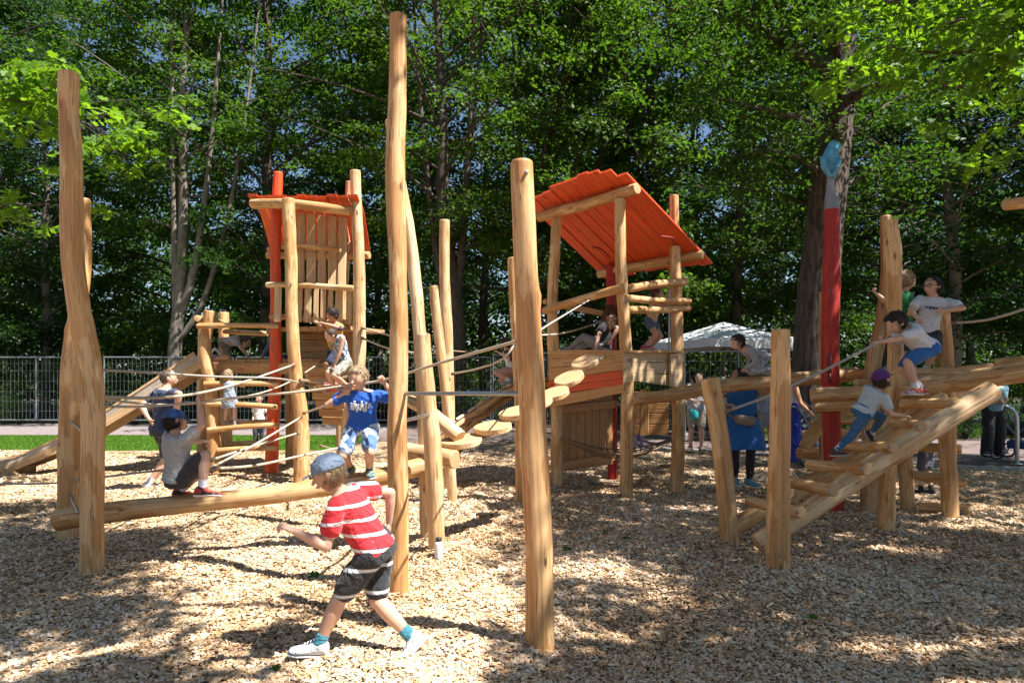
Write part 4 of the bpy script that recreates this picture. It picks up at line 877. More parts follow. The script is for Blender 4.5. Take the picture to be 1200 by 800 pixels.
for nm, mt, h0, h2, y0, y1 in (('side_sheet', STEELW, .012, .13, -.275, -.268), ('top_trim', BOARDP, .132, .168, -.29, -.25)):
    m = MB(); v = []; f = []; g = []
    for i, c in enumerate(sp):
        tg = (sp[min(i+1, len(sp)-1)]-sp[max(i-1, 0)]).normalized(); up = V((0, 0, 1))-tg*tg.z; up.normalize(); k_ = 1-.55*(i/(len(sp)-1))
        for (a, h) in ((y0, h0), (y0, h2), (y1, h2), (y1, h0)): v.append(c+V((0, a, 0))+up*h*k_); g.append((a, h, i*.12))
    for i in range(len(sp)-1):
        for q in range(4): f.append((i*4+q, i*4+(q+1) % 4, (i+1)*4+(q+1) % 4, (i+1)*4+q))
    K = (len(sp)-1)*4; f += [(3, 2, 1, 0), (K, K+1, K+2, K+3)]; m.add(v, f, g, 0, False); m.build(nm, [mt], S)
m = MB(); v = []; f = []
for i, c in enumerate(sp):
    tg = (sp[min(i+1, len(sp)-1)]-sp[max(i-1, 0)]).normalized(); up = V((0, 0, 1))-tg*tg.z; up.normalize()
    for y in (-.245, -.22, -.1, .1, .22, .245): v.append(c+V((0, y, 0))+up*(.0+(.10 if y > 0 else .02)*(abs(y)/.245)**6))
for i in range(len(sp)-1):
    for q in range(5): f.append((i*6+q, i*6+q+1, (i+1)*6+q+1, (i+1)*6+q))
m.add(v, f, None, 0, True); m.build('chute', [STEEL], S)
m = MB(); box(m, P(14, 553, 10.45), (.2, 0, 0), (0, .25, 0), (0, 0, .09)); m.build('support_block', [WOOD], S)
m = MB(); t = tube_data([P(246, 414, 11.0), P(252, 408, 11.0), P(258, 414, 11.0)], [.03, .03, .03], n=10); m.add(t[0], t[1], t[2], 0, t[4]); m.build('grab_rail', [STEEL], S)

# ------------------------------------------------------------------ right tower
T2 = empty('climbing_tower', G(733, 575), 'right tower on stilts with flat tilted orange roof and boarded deck', 'tower', 'roofed climbing towers')
A_, B_, C_, D_ = V((.6, 9.3, 0)), V((1.42, 8.5, 0)), V((2.3, 9.4, 0)), V((1.5, 10.2, 0))
def rp(pts, rr, mats=None, lab=None):
    w = [P(*p) for p in pts]; w[0].z = -.1; o = log('post', w, rr, T2, mats)
    if lab: o['label'] = lab
    return o
rp([(653, 570, 9.3), (652, 470, 9.3), (647, 370, 9.3), (650, 300, 9.3), (652, 256, 9.3)], [.085, .085, .072, .070, .068])
rp([(734, 583, 8.5), (735, 480, 8.5), (733, 400, 8.5), (728, 320, 8.5), (726, 233, 8.5)], [.080, .080, .078, .075, .068])
rp([(793, 577, 8.95), (795, 480, 9.1), (793, 380, 9.3), (791, 289, 9.35)], [.088, .088, .082, .075])
rp([(718, 560, 10.2), (717, 440, 10.2), (716, 310, 10.2)], [.075, .075, .070], [REDP, REDE], 'dark red painted post')
rp([(797, 560, 10.3), (792, 400, 10.3), (790, 229, 10.3)], [.075, .072, .068])
u = (B_-A_).normalized(); w = (D_-A_).normalized()
hiL, hiR = P(628, 251, 9.55), P(741, 217, 8.32); loL, loR = P(702, 321, 10.55), P(830, 305, 9.5)
m = MB(); npl = 10; rg = random.Random(5)
slope_n = (hiR-hiL).cross(loL-hiL).normalized(); slope_n = slope_n if slope_n.z > 0 else -slope_n
for i in range(npl):
    uc = (i+.5)/npl; a = hiL.lerp(hiR, uc); c = loL.lerp(loR, uc); d = c-a; hw = (hiR-hiL)*(.512/npl)
    lift = .05*math.sin(math.pi*uc)+rg.uniform(-.006, .006)
    a2 = a-d*(.10+.05*math.sin(uc*3.1)+rg.uniform(0, .025))+V((0, 0, lift+.02+.06*uc*math.sin(min(1, uc*1.02)*math.pi*.82))); c2 = c+d*(.06+rg.uniform(0, .04))+V((0, 0, lift*.5))
    if i == 9: a2 = a2+d*.05
    board(m, a2, c2, hw, slope_n*.035, .03, i+130, tb=1.05)
roof2 = m.build('roof', [REDW], T2)
log('roof_beam', [P(631, 255, 9.42), P(690, 238, 8.9), P(747, 221, 8.3)], [.068, .072, .070], roof2, n=18)
log('roof_beam', [P(701, 321, 10.35), P(765, 309, 9.85), P(823, 298, 9.35)], [.066, .068, .066], roof2, n=18)
for (p, q, r2) in (((694, 290, 9.4), (703, 291, 9.5), (715, 302, 9.9)), ((775, 277, 8.9), (789, 279, 9.0), (788, 284, 9.2))):
    m = MB(); t = tube_data([P(*p), P(*q), P(*r2)], [.012]*3, n=8); m.add(t[0], t[1], t[2], 0, t[4]); m.build('roof_bracket', [REDP], roof2)
deck(T2, A_, B_, C_, D_, 1.62)
# boarded fronts
zt1, zt2 = 1.815, 1.805
m = MB(); n_ = V((-.70, -.72, 0))
rows = [(414, 431, 413, 425), (431.5, 446, 425.5, 435.5), (463, 476, 450.5, 459)]
def skew(mb, a_t, a_b, b_t, b_b, th, seed):
    """board with slanted edges: corner points on both ends"""
    rg = random.Random(seed); K = 8; v = []; f = []; g = []; p = rg.uniform(0, 6)
    for j in range(K+1):
        t = j/K; top = V(a_t).lerp(V(b_t), t); bot = V(a_b).lerp(V(b_b), t); wv = V((0, 0, .004*math.sin(t*7+p)))
        for q in (bot+wv, top+wv, top+wv+th, bot+wv+th): v.append(q)
        L = (V(b_t)-V(a_t)).length*t; so = seed*3.7; g += [(0+so, 0, L+so), (.1+so, .1, L+so), (.1+so, .13, L+so), (so, .03, L+so)]
    for j in range(K):
        for q in range(4): f.append((j*4+q, j*4+(q+1) % 4, (j+1)*4+(q+1) % 4, (j+1)*4+q))
    f += [(3, 2, 1, 0), (K*4, K*4+1, K*4+2, K*4+3)]; mb.add(v, f, g, 0, False)
th = V((-.028, -.029, 0)); YA, YB = 9.22, 8.42; xa, xb = 645, 733
def fronts(name, rows, mat):
    m = MB()
    for i, (a0, a1, b0, b1) in enumerate(rows): skew(m, P(xa, a0, YA), P(xa, a1, YA), P(xb, b0, YB), P(xb, b1, YB), th, i+int(a0))
    return m.build(name, [mat], T2)
fronts('front_boards', [(413.5, 430.5, 412.5, 423.5), (431, 446, 424, 433)], BOARD)
o = fronts('coloured_board', [(446.5, 455.5, 433.5, 442), (456, 463.5, 442.5, 450)], REDW); o['label'] = 'orange painted boards across the deck front'
fronts('lower_board', [(464, 477, 450.5, 460)], BOARD)
m = MB()
for i, (a0, a1, b0, b1) in enumerate(((413, 424, 413, 424), (424.6, 436, 424.6, 438), (436.6, 446, 438.6, 452))):
    skew(m, P(737, a0, 8.47), P(737, a1, 8.47), P(789, b0, 9.0), P(789, b1, 9.0), V((.026, -.028, 0)), i+300)
m.build('side_boards', [BOARDP], T2)
m = MB(); skew(m, P(784, 415, 8.85), P(784, 453, 8.85), P(797, 415, 8.95), P(797, 453, 8.95), V((.02, -.03, 0)), 321); m.build('corner_board', [BOARDP], T2); m = MB(); skew(m, P(730, 414, 8.36), P(730, 450, 8.36), P(739, 414, 8.38), P(739, 446, 8.38), V((0, -.03, 0)), 322); m.build('corner_board', [BOARDP], T2)
m = MB(); skew(m, P(643, 410.5, YA-.04), P(643, 413.2, YA-.04), P(736, 410, YB-.04), P(736, 412.4, YB-.04), V((.1, .1, 0)), 323); m.build('cap_board', [BOARD], T2); m = MB(); skew(m, P(736, 410, 8.36), P(736, 412.6, 8.36), P(806, 411, 9.0), P(806, 413.4, 9.0), V((-.1, .1, 0)), 324); m.build('cap_board', [BOARD], T2)
# plank wall below, between the near left post and the dark red post
m = MB()
for i in range(7):
    t0, t1 = (i+.04)/7, (i+.96)/7; a = V((.66, 9.36, 0)).lerp(V((1.48, 10.14, 0)), t0); c = V((.66, 9.36, 0)).lerp(V((1.48, 10.14, 0)), t1); q = (a+c)/2; hw = (c-a)/2
    board(m, q+V((0, 0, .2)), q+V((0, 0, 1.52)), hw, V((.02, -.02, 0)), .02, i+150)
wl = m.build('lower_wall', [BOARD], T2)
for z in (.29, 1.06):
    m = MB(); board(m, V((.64, 9.27, z)), V((1.50, 10.09, z+.03)), V((0, 0, .055)), V((.025, -.025, 0)), .03, int(z*100)); m.build('batten', [BOARD], wl)
m = MB()
for i in range(4): z = .72+i*.16; board(m, V((1.62, 10.12, z)), V((2.28, 9.95, z)), V((0, 0, .076)), V((0, -.03, 0)), .03, i+170)
bw = m.build('rear_panel', [BOARD], T2)
m = MB(); board(m, V((1.93, 9.98, .64)), V((1.93, 9.98, 1.3)), V((.06, -.015, 0)), V((0, -.03, 0)), .03, 177); m.build('batten', [BOARD], bw)
for pts, rr in (([(637, 364, 9.2), (680, 351, 8.75), (732, 337, 8.38)], [.048, .052, .056]), ([(736, 338, 8.5), (770, 333, 9.0), (804, 330, 9.3)], [.05, .055, .055]), ([(733, 349, 8.42), (765, 352, 8.9), (808, 353, 9.3)], [.042, .046, .042]),
                ([(736, 363, 8.5), (770, 363, 9.0), (808, 361, 9.4)], [.045, .05, .045]), ([(638, 353, 9.4), (675, 361, 9.8), (714, 369, 10.2)], [.04, .042, .04])):
    log('railing', [P(*p) for p in pts], rr, T2, n=14)
for p in ((791, 302, 9.24), (791, 331, 9.23), (792, 352, 9.2), (733, 352, 8.38), (717, 231, 8.43)): bolt(T2, P(*p), (-.1, -1, 0))
bar('thin vertical steel pole at the back of the right tower deck', P(784, 413, 9.6), P(784, 340, 9.6), .014)
# hammock net below
Hn = empty('hammock_net', P(726, 535, 9.3), 'rope hammock net slung low under the right tower', 'net')
Ln, Rn = P(656, 512, 9.25), P(790, 514, 9.1)
def hp(s, t): 
    c = Ln.lerp(Rn, s); w_ = .30*math.sin(math.pi*s)**.7
    return c+V((.1*(t), 1, 0))*(w_*(t-.3))-V((0, 0, .27*math.sin(math.pi*s)*(1-.35*abs(t))))
m = MB()
for k in range(7):
    t = -1+2*k/6; q = [hp(i/20, t) for i in range(21)]; d_ = tube_data(q, [.008 if abs(t) < 1 else .013]*2, n=5, step=.1, caps=False); m.add(d_[0], d_[1], d_[2], 0, True)
for i in range(2, 20):
    q = [hp((i+(.5 if (k % 2) else -.5)*.6)/21, -1+2*k/6) for k in range(7)]; d_ = tube_data(q, [.007]*2, n=5, step=.1, caps=False); m.add(d_[0], d_[1], d_[2], 0, True)
m.build('netting', [ROPED], Hn)
for a, c in ((Ln, Ln+V((-.05, 0, .04))), (Rn, Rn+V((.04, 0, .04)))):
    d_ = tube_data([a, c], [.012]*2, n=8, caps=True); m = MB(); m.add(*d_[:3], 0, True); m.build('shackle', [STEEL], Hn)

# ------------------------------------------------------------------ right side
tlog('long horizontal log from the right tower to the climbing frame, child crawling on it', [P(742, 468, 8.2), P(790, 462, 8.15), P(850, 452, 8.1), P(925, 445, 8.0), P(1004, 438, 7.95)], [.072, .078, .085, .085, .082], 'beam', mats=[WOOD, ENDM])
post('leaning post by the lower end of the ladder logs', [(857, 638, 6.2), (850, 570, 6.2), (845, 520, 6.2), (838, 480, 6.2), (832, 443, 6.2)], [.085, .082, .080, .078, .084], parts=[(833, 449, 6.11)])
post('straight chest-high post in front of the ladder logs', [(912, 674, 5.24), (912, 600, 5.24), (914, 500, 5.24), (915, 386, 5.24)], [.090, .086, .076, .071], parts=[(916, 651, 5.14)])
# tall red pole with carved blue head
R1 = empty('carved_pole', G(979, 602), 'tall red painted pole with grey neck and carved blue bird-like head', 'pole')
rpts = [P(979, 602, 7.56)-V((0, 0, .1)), P(976, 540, 7.56), P(974, 470, 7.56), P(973, 400, 7.56), P(974, 320, 7.56), P(975, 245, 7.56)]
log('shaft', rpts, [.098, .096, .094, .094, .090, .078], R1, [REDP, REDE], rough=.03, n=26)
GREYP = plain('grey_paint', (.20, .22, .24), .55, 0, .15, 10); BLUEP = plain('blue_paint', (.08, .28, .42), .5, 0, .35, 16)
d_ = tube_data([P(975, 246, 7.56), P(975, 232, 7.56), P(973, 222, 7.56), P(974, 205, 7.56)], [.080, .076, .044, .036], n=20, rough=.03); m = MB(); m.add(*d_[:3], 0, True); m.build('neck', [GREYP], R1)
g = Geo()
hc = P(973, 190, 7.56); q = 7.56/800
g_limb(g, [P(975, 207, 7.56), P(973, 192, 7.56), P(974, 180, 7.56), P(977, 173, 7.56)], [.045, .085, .075, .065], 16)
g_limb(g, [P(977, 171, 7.56), P(981, 172, 7.52), P(980, 179, 7.48)], [.06, .045, .028], 14)
g_limb(g, [P(972, 206, 7.5), P(966, 196, 7.46), P(964, 186, 7.46), P(966, 181, 7.47)], [.025, .036, .030, .012], 12); g_limb(g, [P(977, 206, 7.5), P(981, 196, 7.46), P(983, 187, 7.47), P(981, 182, 7.5)], [.025, .034, .028, .012], 12)
remesh(g, 'carved_head', BLUEP, R1, .009, 2, disp=(.0025, 60))
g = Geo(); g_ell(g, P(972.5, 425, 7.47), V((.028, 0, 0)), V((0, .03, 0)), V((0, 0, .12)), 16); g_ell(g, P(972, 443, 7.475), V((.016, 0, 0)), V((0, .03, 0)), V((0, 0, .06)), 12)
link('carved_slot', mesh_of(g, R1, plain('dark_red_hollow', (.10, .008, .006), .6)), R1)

# climbing frame of logs
C = empty('log_climber', G(1050, 600), 'shaded climbing frame of stacked logs with a sloping log ladder', 'climbing frame')
log('stringer', [P(887, 637, 5.62), P(960, 590, 5.7), P(1060, 522, 5.85), P(1163, 457, 6.0)], [.080, .084, .088, .088], C, [WOODP, ENDM], n=26)  # paler wood puts the sunlight on this near stringer into its colour
log('stringer', [P(857, 618, 6.22), P(930, 578, 6.3), P(1020, 523, 6.45), P(1105, 466, 6.6)], [.078, .078, .080, .080], C, [WOOD, ENDM], n=26)
for i, (x0, y0, Y0, x1, y1, Y1) in enumerate(((877, 587, 6.15, 940, 600, 5.50), (925, 565, 6.2, 977, 575, 5.5), (947, 544, 6.35, 1016, 550, 5.6), (986, 522, 6.4, 1047, 524, 5.7), (1048, 495, 6.5, 1080, 499, 5.8), (1057, 473, 6.55, 1121, 472, 5.9))):
    log('rung', [P(x0, y0, Y0), P(x1, y1, Y1)], [.046, .048], C, n=18)
def cp(pts, rr, name='post', mats=None): 
    w = [P(*p) for p in pts]
    if name == 'post': w[0].z = -.1
    return log(name, w, rr, C, mats)
cp([(1039, 625, 6.64), (1040, 560, 6.64), (1049, 430, 6.64), (1048, 380, 6.64), (1047, 330, 6.64), (1046, 290, 6.64), (1043, 258, 6.64)], [.078, .076, .070, .066, .074, .080, .062])
cp([(1018, 590, 7.5), (1022, 440, 7.5), (1034, 380, 7.5), (1040, 320, 7.5), (1038, 253, 7.5)], [.085, .085, .078, .07, .062])
cp([(1115, 612, 7.1), (1111, 540, 7.1), (1108, 440, 7.1), (1103, 354, 7.1)], [.078, .078, .082, .078])
cp([(1065, 601, 7.6), (1060, 530, 7.6), (1058, 450, 7.6)], [.078, .075, .075])
cp([(965, 560, 9.2), (964, 450, 9.2), (964, 342, 9.2)], [.055, .052, .048])
for pts, rr in (([(950, 463, 7.2), (1000, 461, 7.1), (1060, 453, 6.9), (1130, 446, 6.6), (1225, 432, 6.2)], [.075, .078, .092, .098, .102]), ([(998, 442, 7.9), (1060, 440, 7.7), (1130, 436, 7.5), (1172, 431, 7.3)], [.055, .06, .065, .05]),
                ([(1165, 425, 6.9), (1225, 421, 6.7)], [.045, .05]), ([(1003, 448, 7.2), (1060, 444, 7.6)], [.038, .04]), ([(955, 478, 7.5), (1020, 472, 7.3), (1090, 462, 7.1)], [.055, .055, .055]),
                ([(985, 441, 8.0), (1020, 437, 7.6)], [.05, .05]), ([(1040, 436, 7.2), (1100, 436, 6.9), (1190, 428, 7.2)], [.05, .05, .05]), ([(1090, 470, 7.1), (1135, 460, 7.3)], [.07, .07])):
    cp(pts, rr, 'deck_log')
for x0, y0, x1, y1 in ((1074, 523, 1127, 526), (1071, 556, 1133, 566), (1077, 594, 1136, 598)): log('rung', [P(x0, y0, 7.5), P(x1, y1, 7.25)], [.05, .052], C, n=16)
for p in ((1102, 527, 7.02), (1107, 566, 7.02), (1111, 599, 7.02)): bolt(C, P(*p), (0, -1, 0))
R2 = empty('log_climber', G(960, 545), 'small climbing heap of crossed logs behind the tall red pole', 'climbing frame')
for i, (pts, rr) in enumerate((([(944, 524, 9.3), (955, 505, 9.2), (985, 480, 9.0)], [.09, .09, .085]), ([(935, 531, 9.8), (1000, 530, 9.3)], [.085, .08]), ([(940, 508, 9.8), (1000, 505, 9.6)], [.05, .05]), ([(950, 496, 9.9), (1005, 492, 9.6)], [.05, .05]),
                               ([(958, 487, 9.9), (1010, 480, 9.6)], [.05, .05]), ([(985, 478, 8.9), (1012, 476, 9.3)], [.11, .10]), ([(975, 535, 10.2), (1000, 508, 9.8), (1030, 480, 9.6)], [.08, .08, .075]))):
    w = [P(*p) for p in pts]
    for q in w: q.z = max(q.z, rr[0])
    log('climbing_log', w, rr, R2)
rope('climbing_rope', [P(848, 483, 6.2), P(900, 464, 6.15), P(960, 437, 6.1), P(1024, 404, 6.1), P(1044, 396, 6.5)], .012, None, ROPEG, 'taut grey rope from the leaning post up to the boy in blue shorts')
rope('climbing_rope', [P(1110, 379, 7.1), P(1160, 374, 6.8), P(1225, 354, 6.4)], .013, None, ROPE, 'hemp rope from the short right post to the right edge of the picture')
# crossbeam entering at the right edge carried by a post outside the picture
t_ = empty('wooden_post', V((5.15, 5.9, 0)), 'wooden crossbeam end poking in at the right edge of the picture', 'post', 'upright robinia posts')
log('shaft', [(5.15, 5.9, -.1), (5.12, 5.9, 1.5), (5.16, 5.9, 3.3)], [.09, .085, .075], t_); log('crossbeam', [P(1177, 240, 5.9), (4.8, 5.92, 3.06), (5.6, 6.0, 3.15)], [.048, .052, .055], t_)

# steel bottle
B_t = empty('drinking_bottle', V((G(514, 655).x, G(514, 655).y, 0)), 'white steel drinking bottle with black cap standing in the wood chips', 'bottle')
bb = G(514, 655)
def lathe(mb, c, prof, n=24, mi=0):
    v = []; f = []
    for r, z in prof:
        for k in range(n): a = 2*math.pi*k/n; v.append(V(c)+V((r*math.cos(a), r*math.sin(a), z)))
    for i in range(len(prof)-1):
        for k in range(n): f.append((i*n+k, i*n+(k+1) % n, (i+1)*n+(k+1) % n, (i+1)*n+k))
    mb.add(v, f, None, mi, True)
m = MB(); lathe(m, bb, [(0, .0), (.034, .0), (.036, .01), (.036, .125), (.034, .138), (.024, .15), (.0, .15)]); m.build('bottle_body', [plain('white_enamel', (.62, .63, .65), .3)], B_t)
m = MB(); lathe(m, bb, [(0, .151), (.024, .151), (.025, .155), (.025, .178), (.02, .183), (0, .184)]); m.build('cap', [BLACKP], B_t)

# teal cup held by the woman by the fence
cc = P(813, 486, 13.05)
m = MB(); lathe(m, cc-V((0, 0, .09)), [(0, 0), (.07, .002), (.085, .06), (.085, .15), (.06, .19), (0, .19)]); tag(m.build('cup', [plain('teal_plastic', (.02, .30, .33), .3)], None, cc), 'teal plastic cup held by the woman in beige shorts', 'cup')

# ------------------------------------------------------------------ fence panels
def fence_panel(A, B, label, H=2.0, grp='galvanised mesh fence panels', post_mid=True):
    A, B = V(A), V(B); root = empty('fence_panel', A, label, 'fence', grp); d = (B-A).normalized(); A2 = A+d*.05; B2 = B-d*.05; L = (B2-A2).length
    m = MB(); up = V((0, 0, 1))
    pol = [(A2+up*.08, A2+up*H), (B2+up*.08, B2+up*H), (A2+up*H, B2+up*H), (A2+up*.16, B2+up*.16)]
    if post_mid: pol.append(((A2+B2)/2+up*.16, (A2+B2)/2+up*H))
    for a, b in pol:
        t = tube_data([a, b], [.021, .021], n=8, step=9, caps=False, bevel=0); m.add(t[0], t[1], t[2], 0, True)
    m.build('frame', [FENCEM], root)
    m = MB(); nv = int(L/.115); r = .0026; nrm = V((-d.y, d.x, 0))
    for i in range(1, nv):
        c = A2.lerp(B2, i/nv); box(m, c+up*(H+.16)/2, d*r, nrm*r, up*((H-.16)/2))
    for z in (.42, .70, 1.0, 1.3, 1.6, 1.82): box(m, (A2+B2)/2+up*z+nrm*.008, d*L/2, nrm*r, up*r)
    m.build('wire_mesh', [FENCEM], root)
    for p in (A2, B2):
        m = MB(); box(m, p+up*.07, d*.11, nrm*.34, up*.07); m.build('concrete_foot', [CONC], root)
    return root
def GX(px, Y): return V(((px-600)/F*Y, Y, 0))
js = [(-190, 20.3), (-35, 20.1), (120, 20), (275, 20), (430, 20), (577, 20)]
names = ['mesh fence panel entering the picture at the far left edge', 'mesh fence panel behind the two far left posts', 'mesh fence panel behind the slide and the man in navy', 'mesh fence panel behind the left tower', 'mesh fence panel behind the stepping discs and seated people']
for i in range(len(js)-1): fence_panel(GX(*js[i]), GX(*js[i+1]), names[i])
js = [(577, 19.9), (668, 16.6), (800, 16.0), (932, 15.8)]
names = ['mesh fence panel behind the thick front post running back', 'mesh fence panel behind the right tower', 'mesh fence panel behind the crawling child and the parasol']
for i in range(len(js)-1): fence_panel(GX(*js[i]), GX(*js[i+1]), names[i], 2.05, post_mid=(i == 2))
# bench
Bn = empty('bench', V((-.95*1, 21.4, 0)), 'plain wooden bench beyond the fence with three people sitting on it', 'bench')
m = MB()
for k in range(3): box(m, (-1.15, 21.4+k*.14, .46), (1.0, 0, 0), (0, .06, 0), (0, 0, .02))
m.build('seat', [WOOD], Bn)
for x in (-1.95, -.35):
    m = MB(); box(m, (x, 21.5, .22), (.04, 0, 0), (0, .18, 0), (0, 0, .22)); m.build('leg', [CONC], Bn)
# parasol
U = empty('parasol', GX(848, 18.5), 'large white square parasol on a brown pole beyond the fence', 'parasol')
pc = GX(848, 18.5); CAN = cloth('white_canopy', (.66, .67, .68))
hs_ = 1.5; ze, zp = 2.36, 2.92; ca, sa = math.cos(.35), math.sin(.35)
def cr(x, y, z): return pc+V((x*ca-y*sa, x*sa+y*ca, z))
m = MB(); cs = [(-hs_, -hs_), (0, -hs_*1.0), (hs_, -hs_), (hs_, 0), (hs_, hs_), (0, hs_), (-hs_, hs_), (-hs_, 0)]
v = [cr(0, 0, zp)]; f = []
for k in range(8):
    x, y = cs[k]
    for s in (.33, .66, 1.0): v.append(cr(x*s, y*s, zp-(zp-ze)*s-.05*math.sin(s*math.pi)+(0.03 if k % 2 == 0 else -.0)))
    v.append(cr(x, y, ze-.20+(0.03 if k % 2 == 0 else -.0)))
for k in range(8):
    a, b = 1+k*4, 1+((k+1) % 8)*4; f.append((0, a, b))
    for j in range(3): f.append((a+j, a+j+1, b+j+1, b+j))
m.add(v, f, None, 0, False)
cn = m.build('canopy', [CAN], U); sm_ = cn.modifiers.new('t', 'SOLIDIFY'); sm_.thickness = .006
m = MB(); t = tube_data([pc, pc+V((0, 0, zp))], [.03, .03], n=10); m.add(t[0], t[1], t[2], 0, True); m.build('pole', [plain('brown_lacquer', (.14, .05, .025), .4)], U)
for k in range(8):
    x, y = cs[k]; m = MB(); t = tube_data([cr(0, 0, zp-.45), cr(x*.5, y*.5, zp-(zp-ze)*.5-.09)], [.012, .012], n=6, step=1); m.add(t[0], t[1], t[2], 0, True); m.build('rib', [BLACKP], U)
m = MB(); box(m, pc+V((0, 0, .05)), (.35, 0, 0), (0, .35, 0), (0, 0, .05)); m.build('base', [CONC], U)

# stroller
def stroller(loc, rz, label):
    loc = V(loc); R = Matrix.Rotation(rz, 3, 'Z'); root = empty('stroller', loc, label, 'stroller', 'baby strollers on the path')
    q = lambda x, y, z: loc+R @ V((x, y, z))
    for (x, r) in ((-.28, .16), (.32, .12)):
        for y in (-.26, .26):
            ring = [q(x+r*math.cos(a), y, r+r*math.sin(a)*.98+.012) for a in [i*2*math.pi/20 for i in range(21)]]
            m = MB(); t = tube_data(ring, [.018, .018], n=8, step=.2, caps=False); m.add(t[0], t[1], t[2], 0, True); wo = m.build('wheel', [RUBBER], root)
            m = MB()
            for k in range(6):
                a = k*math.pi/3; t = tube_data([q(x, y, r+.01), q(x+r*math.cos(a)*.93, y, r+.01+r*math.sin(a)*.93)], [.006, .006], n=5, step=1); m.add(t[0], t[1], t[2], 0, True)
            m.build('spokes', [STEEL], wo)
    m = MB()
    for y in (-.24, .24):
        for seg in ([(-.28, .17), (.02, .45), (.28, .78), (-.0, .45)], [(.32, .13), (.0, .48), (-.42, .92), (-.55, 1.0)]):
            t = tube_data([q(a, y, b_) for a, b_ in seg[:4]], [.013, .013], n=8); m.add(t[0], t[1], t[2], 0, True)
    t = tube_data([q(-.55, -.24, 1.0), q(-.58, 0, 1.01), q(-.55, .24, 1.0)], [.017, .017], n=8); m.add(t[0], t[1], t[2], 0, True)
    m.build('frame', [STEELD], root)
    g = Geo(); g_loft(g, [(q(-.30, 0, .62), R @ V((0, .20, 0)), R @ V((.05, 0, .14))), (q(-.05, 0, .55), R @ V((0, .22, 0)), R @ V((.03, 0, .15))), (q(.25, 0, .52), R @ V((0, .21, 0)), R @ V((.02, 0, .10))), (q(.42, 0, .50), R @ V((0, .15, 0)), R @ V((.0, 0, .05)))], 16)
    remesh(g, 'seat', cloth('navy_canvas', (.025, .03, .05)), root, .014, 3)
    g = Geo(); g_ell(g, q(-.22, 0, .82), R @ V((.26, 0, .05)), R @ V((0, .22, 0)), V((0, 0, .19)), 18, lambda x, y, z: (x, y, max(z, -.1)))
    remesh(g, 'hood', cloth('navy_canvas', (.025, .03, .05)), root, .014, 2)
    m = MB(); box(m, q(-.02, 0, .28), R @ V((.2, 0, 0)), R @ V((0, .18, 0)), V((0, 0, .07))); m.build('basket', [cloth('blue_net', (.04, .08, .22))], root)
    return root
stroller((4.95, 11.55, 0), .5, 'dark blue stroller pushed by the woman in cobalt trousers')
stroller((9.05, 12.1, 0), 2.2, 'black stroller parked behind the steel hoop at the right edge')
# bike hoops
hr_ = empty('bicycle_hoop', V((8.6, 11.65, 0)), 'galvanised tubular bicycle hoop at the right edge of the path', 'bike rack')
m = MB(); t = tube_data([V((8.62, 11.65, 0)), V((8.62, 11.65, .6)), V((8.60, 11.66, .86)), V((8.50, 11.72, .97)), V((8.3, 11.85, .99)), V((7.9, 12.1, .99)), V((7.75, 12.2, .9)), V((7.74, 12.22, 0))], [.032]*2, n=12, step=.06); m.add(t[0], t[1], t[2], 0, True); m.build('tube', [STEEL], hr_)
m = MB(); lathe(m, V((8.62, 11.65, 0)), [(.09, 0), (.09, .012), (.035, .014)]); m.build('foot_plate', [STEEL], hr_)

# bolts where rungs and rails meet the posts
for par, lst in ((T, ((246, 383, 10.2), (321, 382, 10.24), (250, 450, 10.26), (322, 450, 10.3), (250, 474, 10.24), (321, 477, 10.3), (251, 503, 10.22), (320, 498, 10.3), (319, 525, 10.3), (341, 333, 9.4), (418, 337, 9.75), (303, 239, 10.13), (414, 379, 9.78), (418, 247, 9.7))),
                 (C, ((1043, 451, 6.5), (1044, 528, 6.54), (1108, 447, 6.85), (935, 600, 5.44), (972, 576, 5.44), (1011, 550, 5.54), (1043, 524, 5.64), (1076, 499, 5.74), (1117, 472, 5.84))),
                 (T2, ((650, 362, 9.12), (650, 256, 9.2), (653, 490, 9.14), (736, 460, 8.34), (793, 462, 8.95)))):
    for p in lst: bolt(par, P(*p), (0, -1, 0), .013)
# ------------------------------------------------------------------ ground
rng = np.random.default_rng(4)
MOUND = [(G(a, b).x, G(a, b).y) for a, b in ((108, 672), (79, 628), (467, 697), (633, 757), (501, 634), (512, 649), (912, 674), (857, 638), (1039, 625), (1115, 612), (653, 570), (734, 583), (793, 577))]
def gz(x, y):
    z = .024*np.sin(x*1.7+y*.9)+.018*np.sin(x*3.9-y*2.7+1)+.011*np.sin(x*8.1+y*7.3)+.007*np.sin(x*15-y*11)
    for (a, b) in MOUND: z = z+.035*np.exp(-((x-a)**2+(y-b)**2)/.05)
    return z
BX = np.array([-40, -5, -3.6, -2.9, 1.5, 2.8, 4.2, 5.4, 7.4, 12, 40]); BY = np.array([13.6, 13.6, 13.8, 15.4, 14.9, 13.9, 13.3, 12.4, 11.1, 10.4, 9.5])
def sheet(name, xs, ys, zf, mat, kind='structure', label=None, mask=None):
    X, Y = np.meshgrid(xs, ys); Z = zf(X, Y); n = len(xs); v = np.stack([X.ravel(), Y.ravel(), Z.ravel()], 1)
    i, j = np.meshgrid(np.arange(n-1), np.arange(len(ys)-1)); a = (j*n+i).ravel(); f = np.stack([a, a+1, a+n+1, a+n], 1)
    o = link(name, fastmesh(name, v, f, [mat], True)); return tag(o, label, None, None, kind)
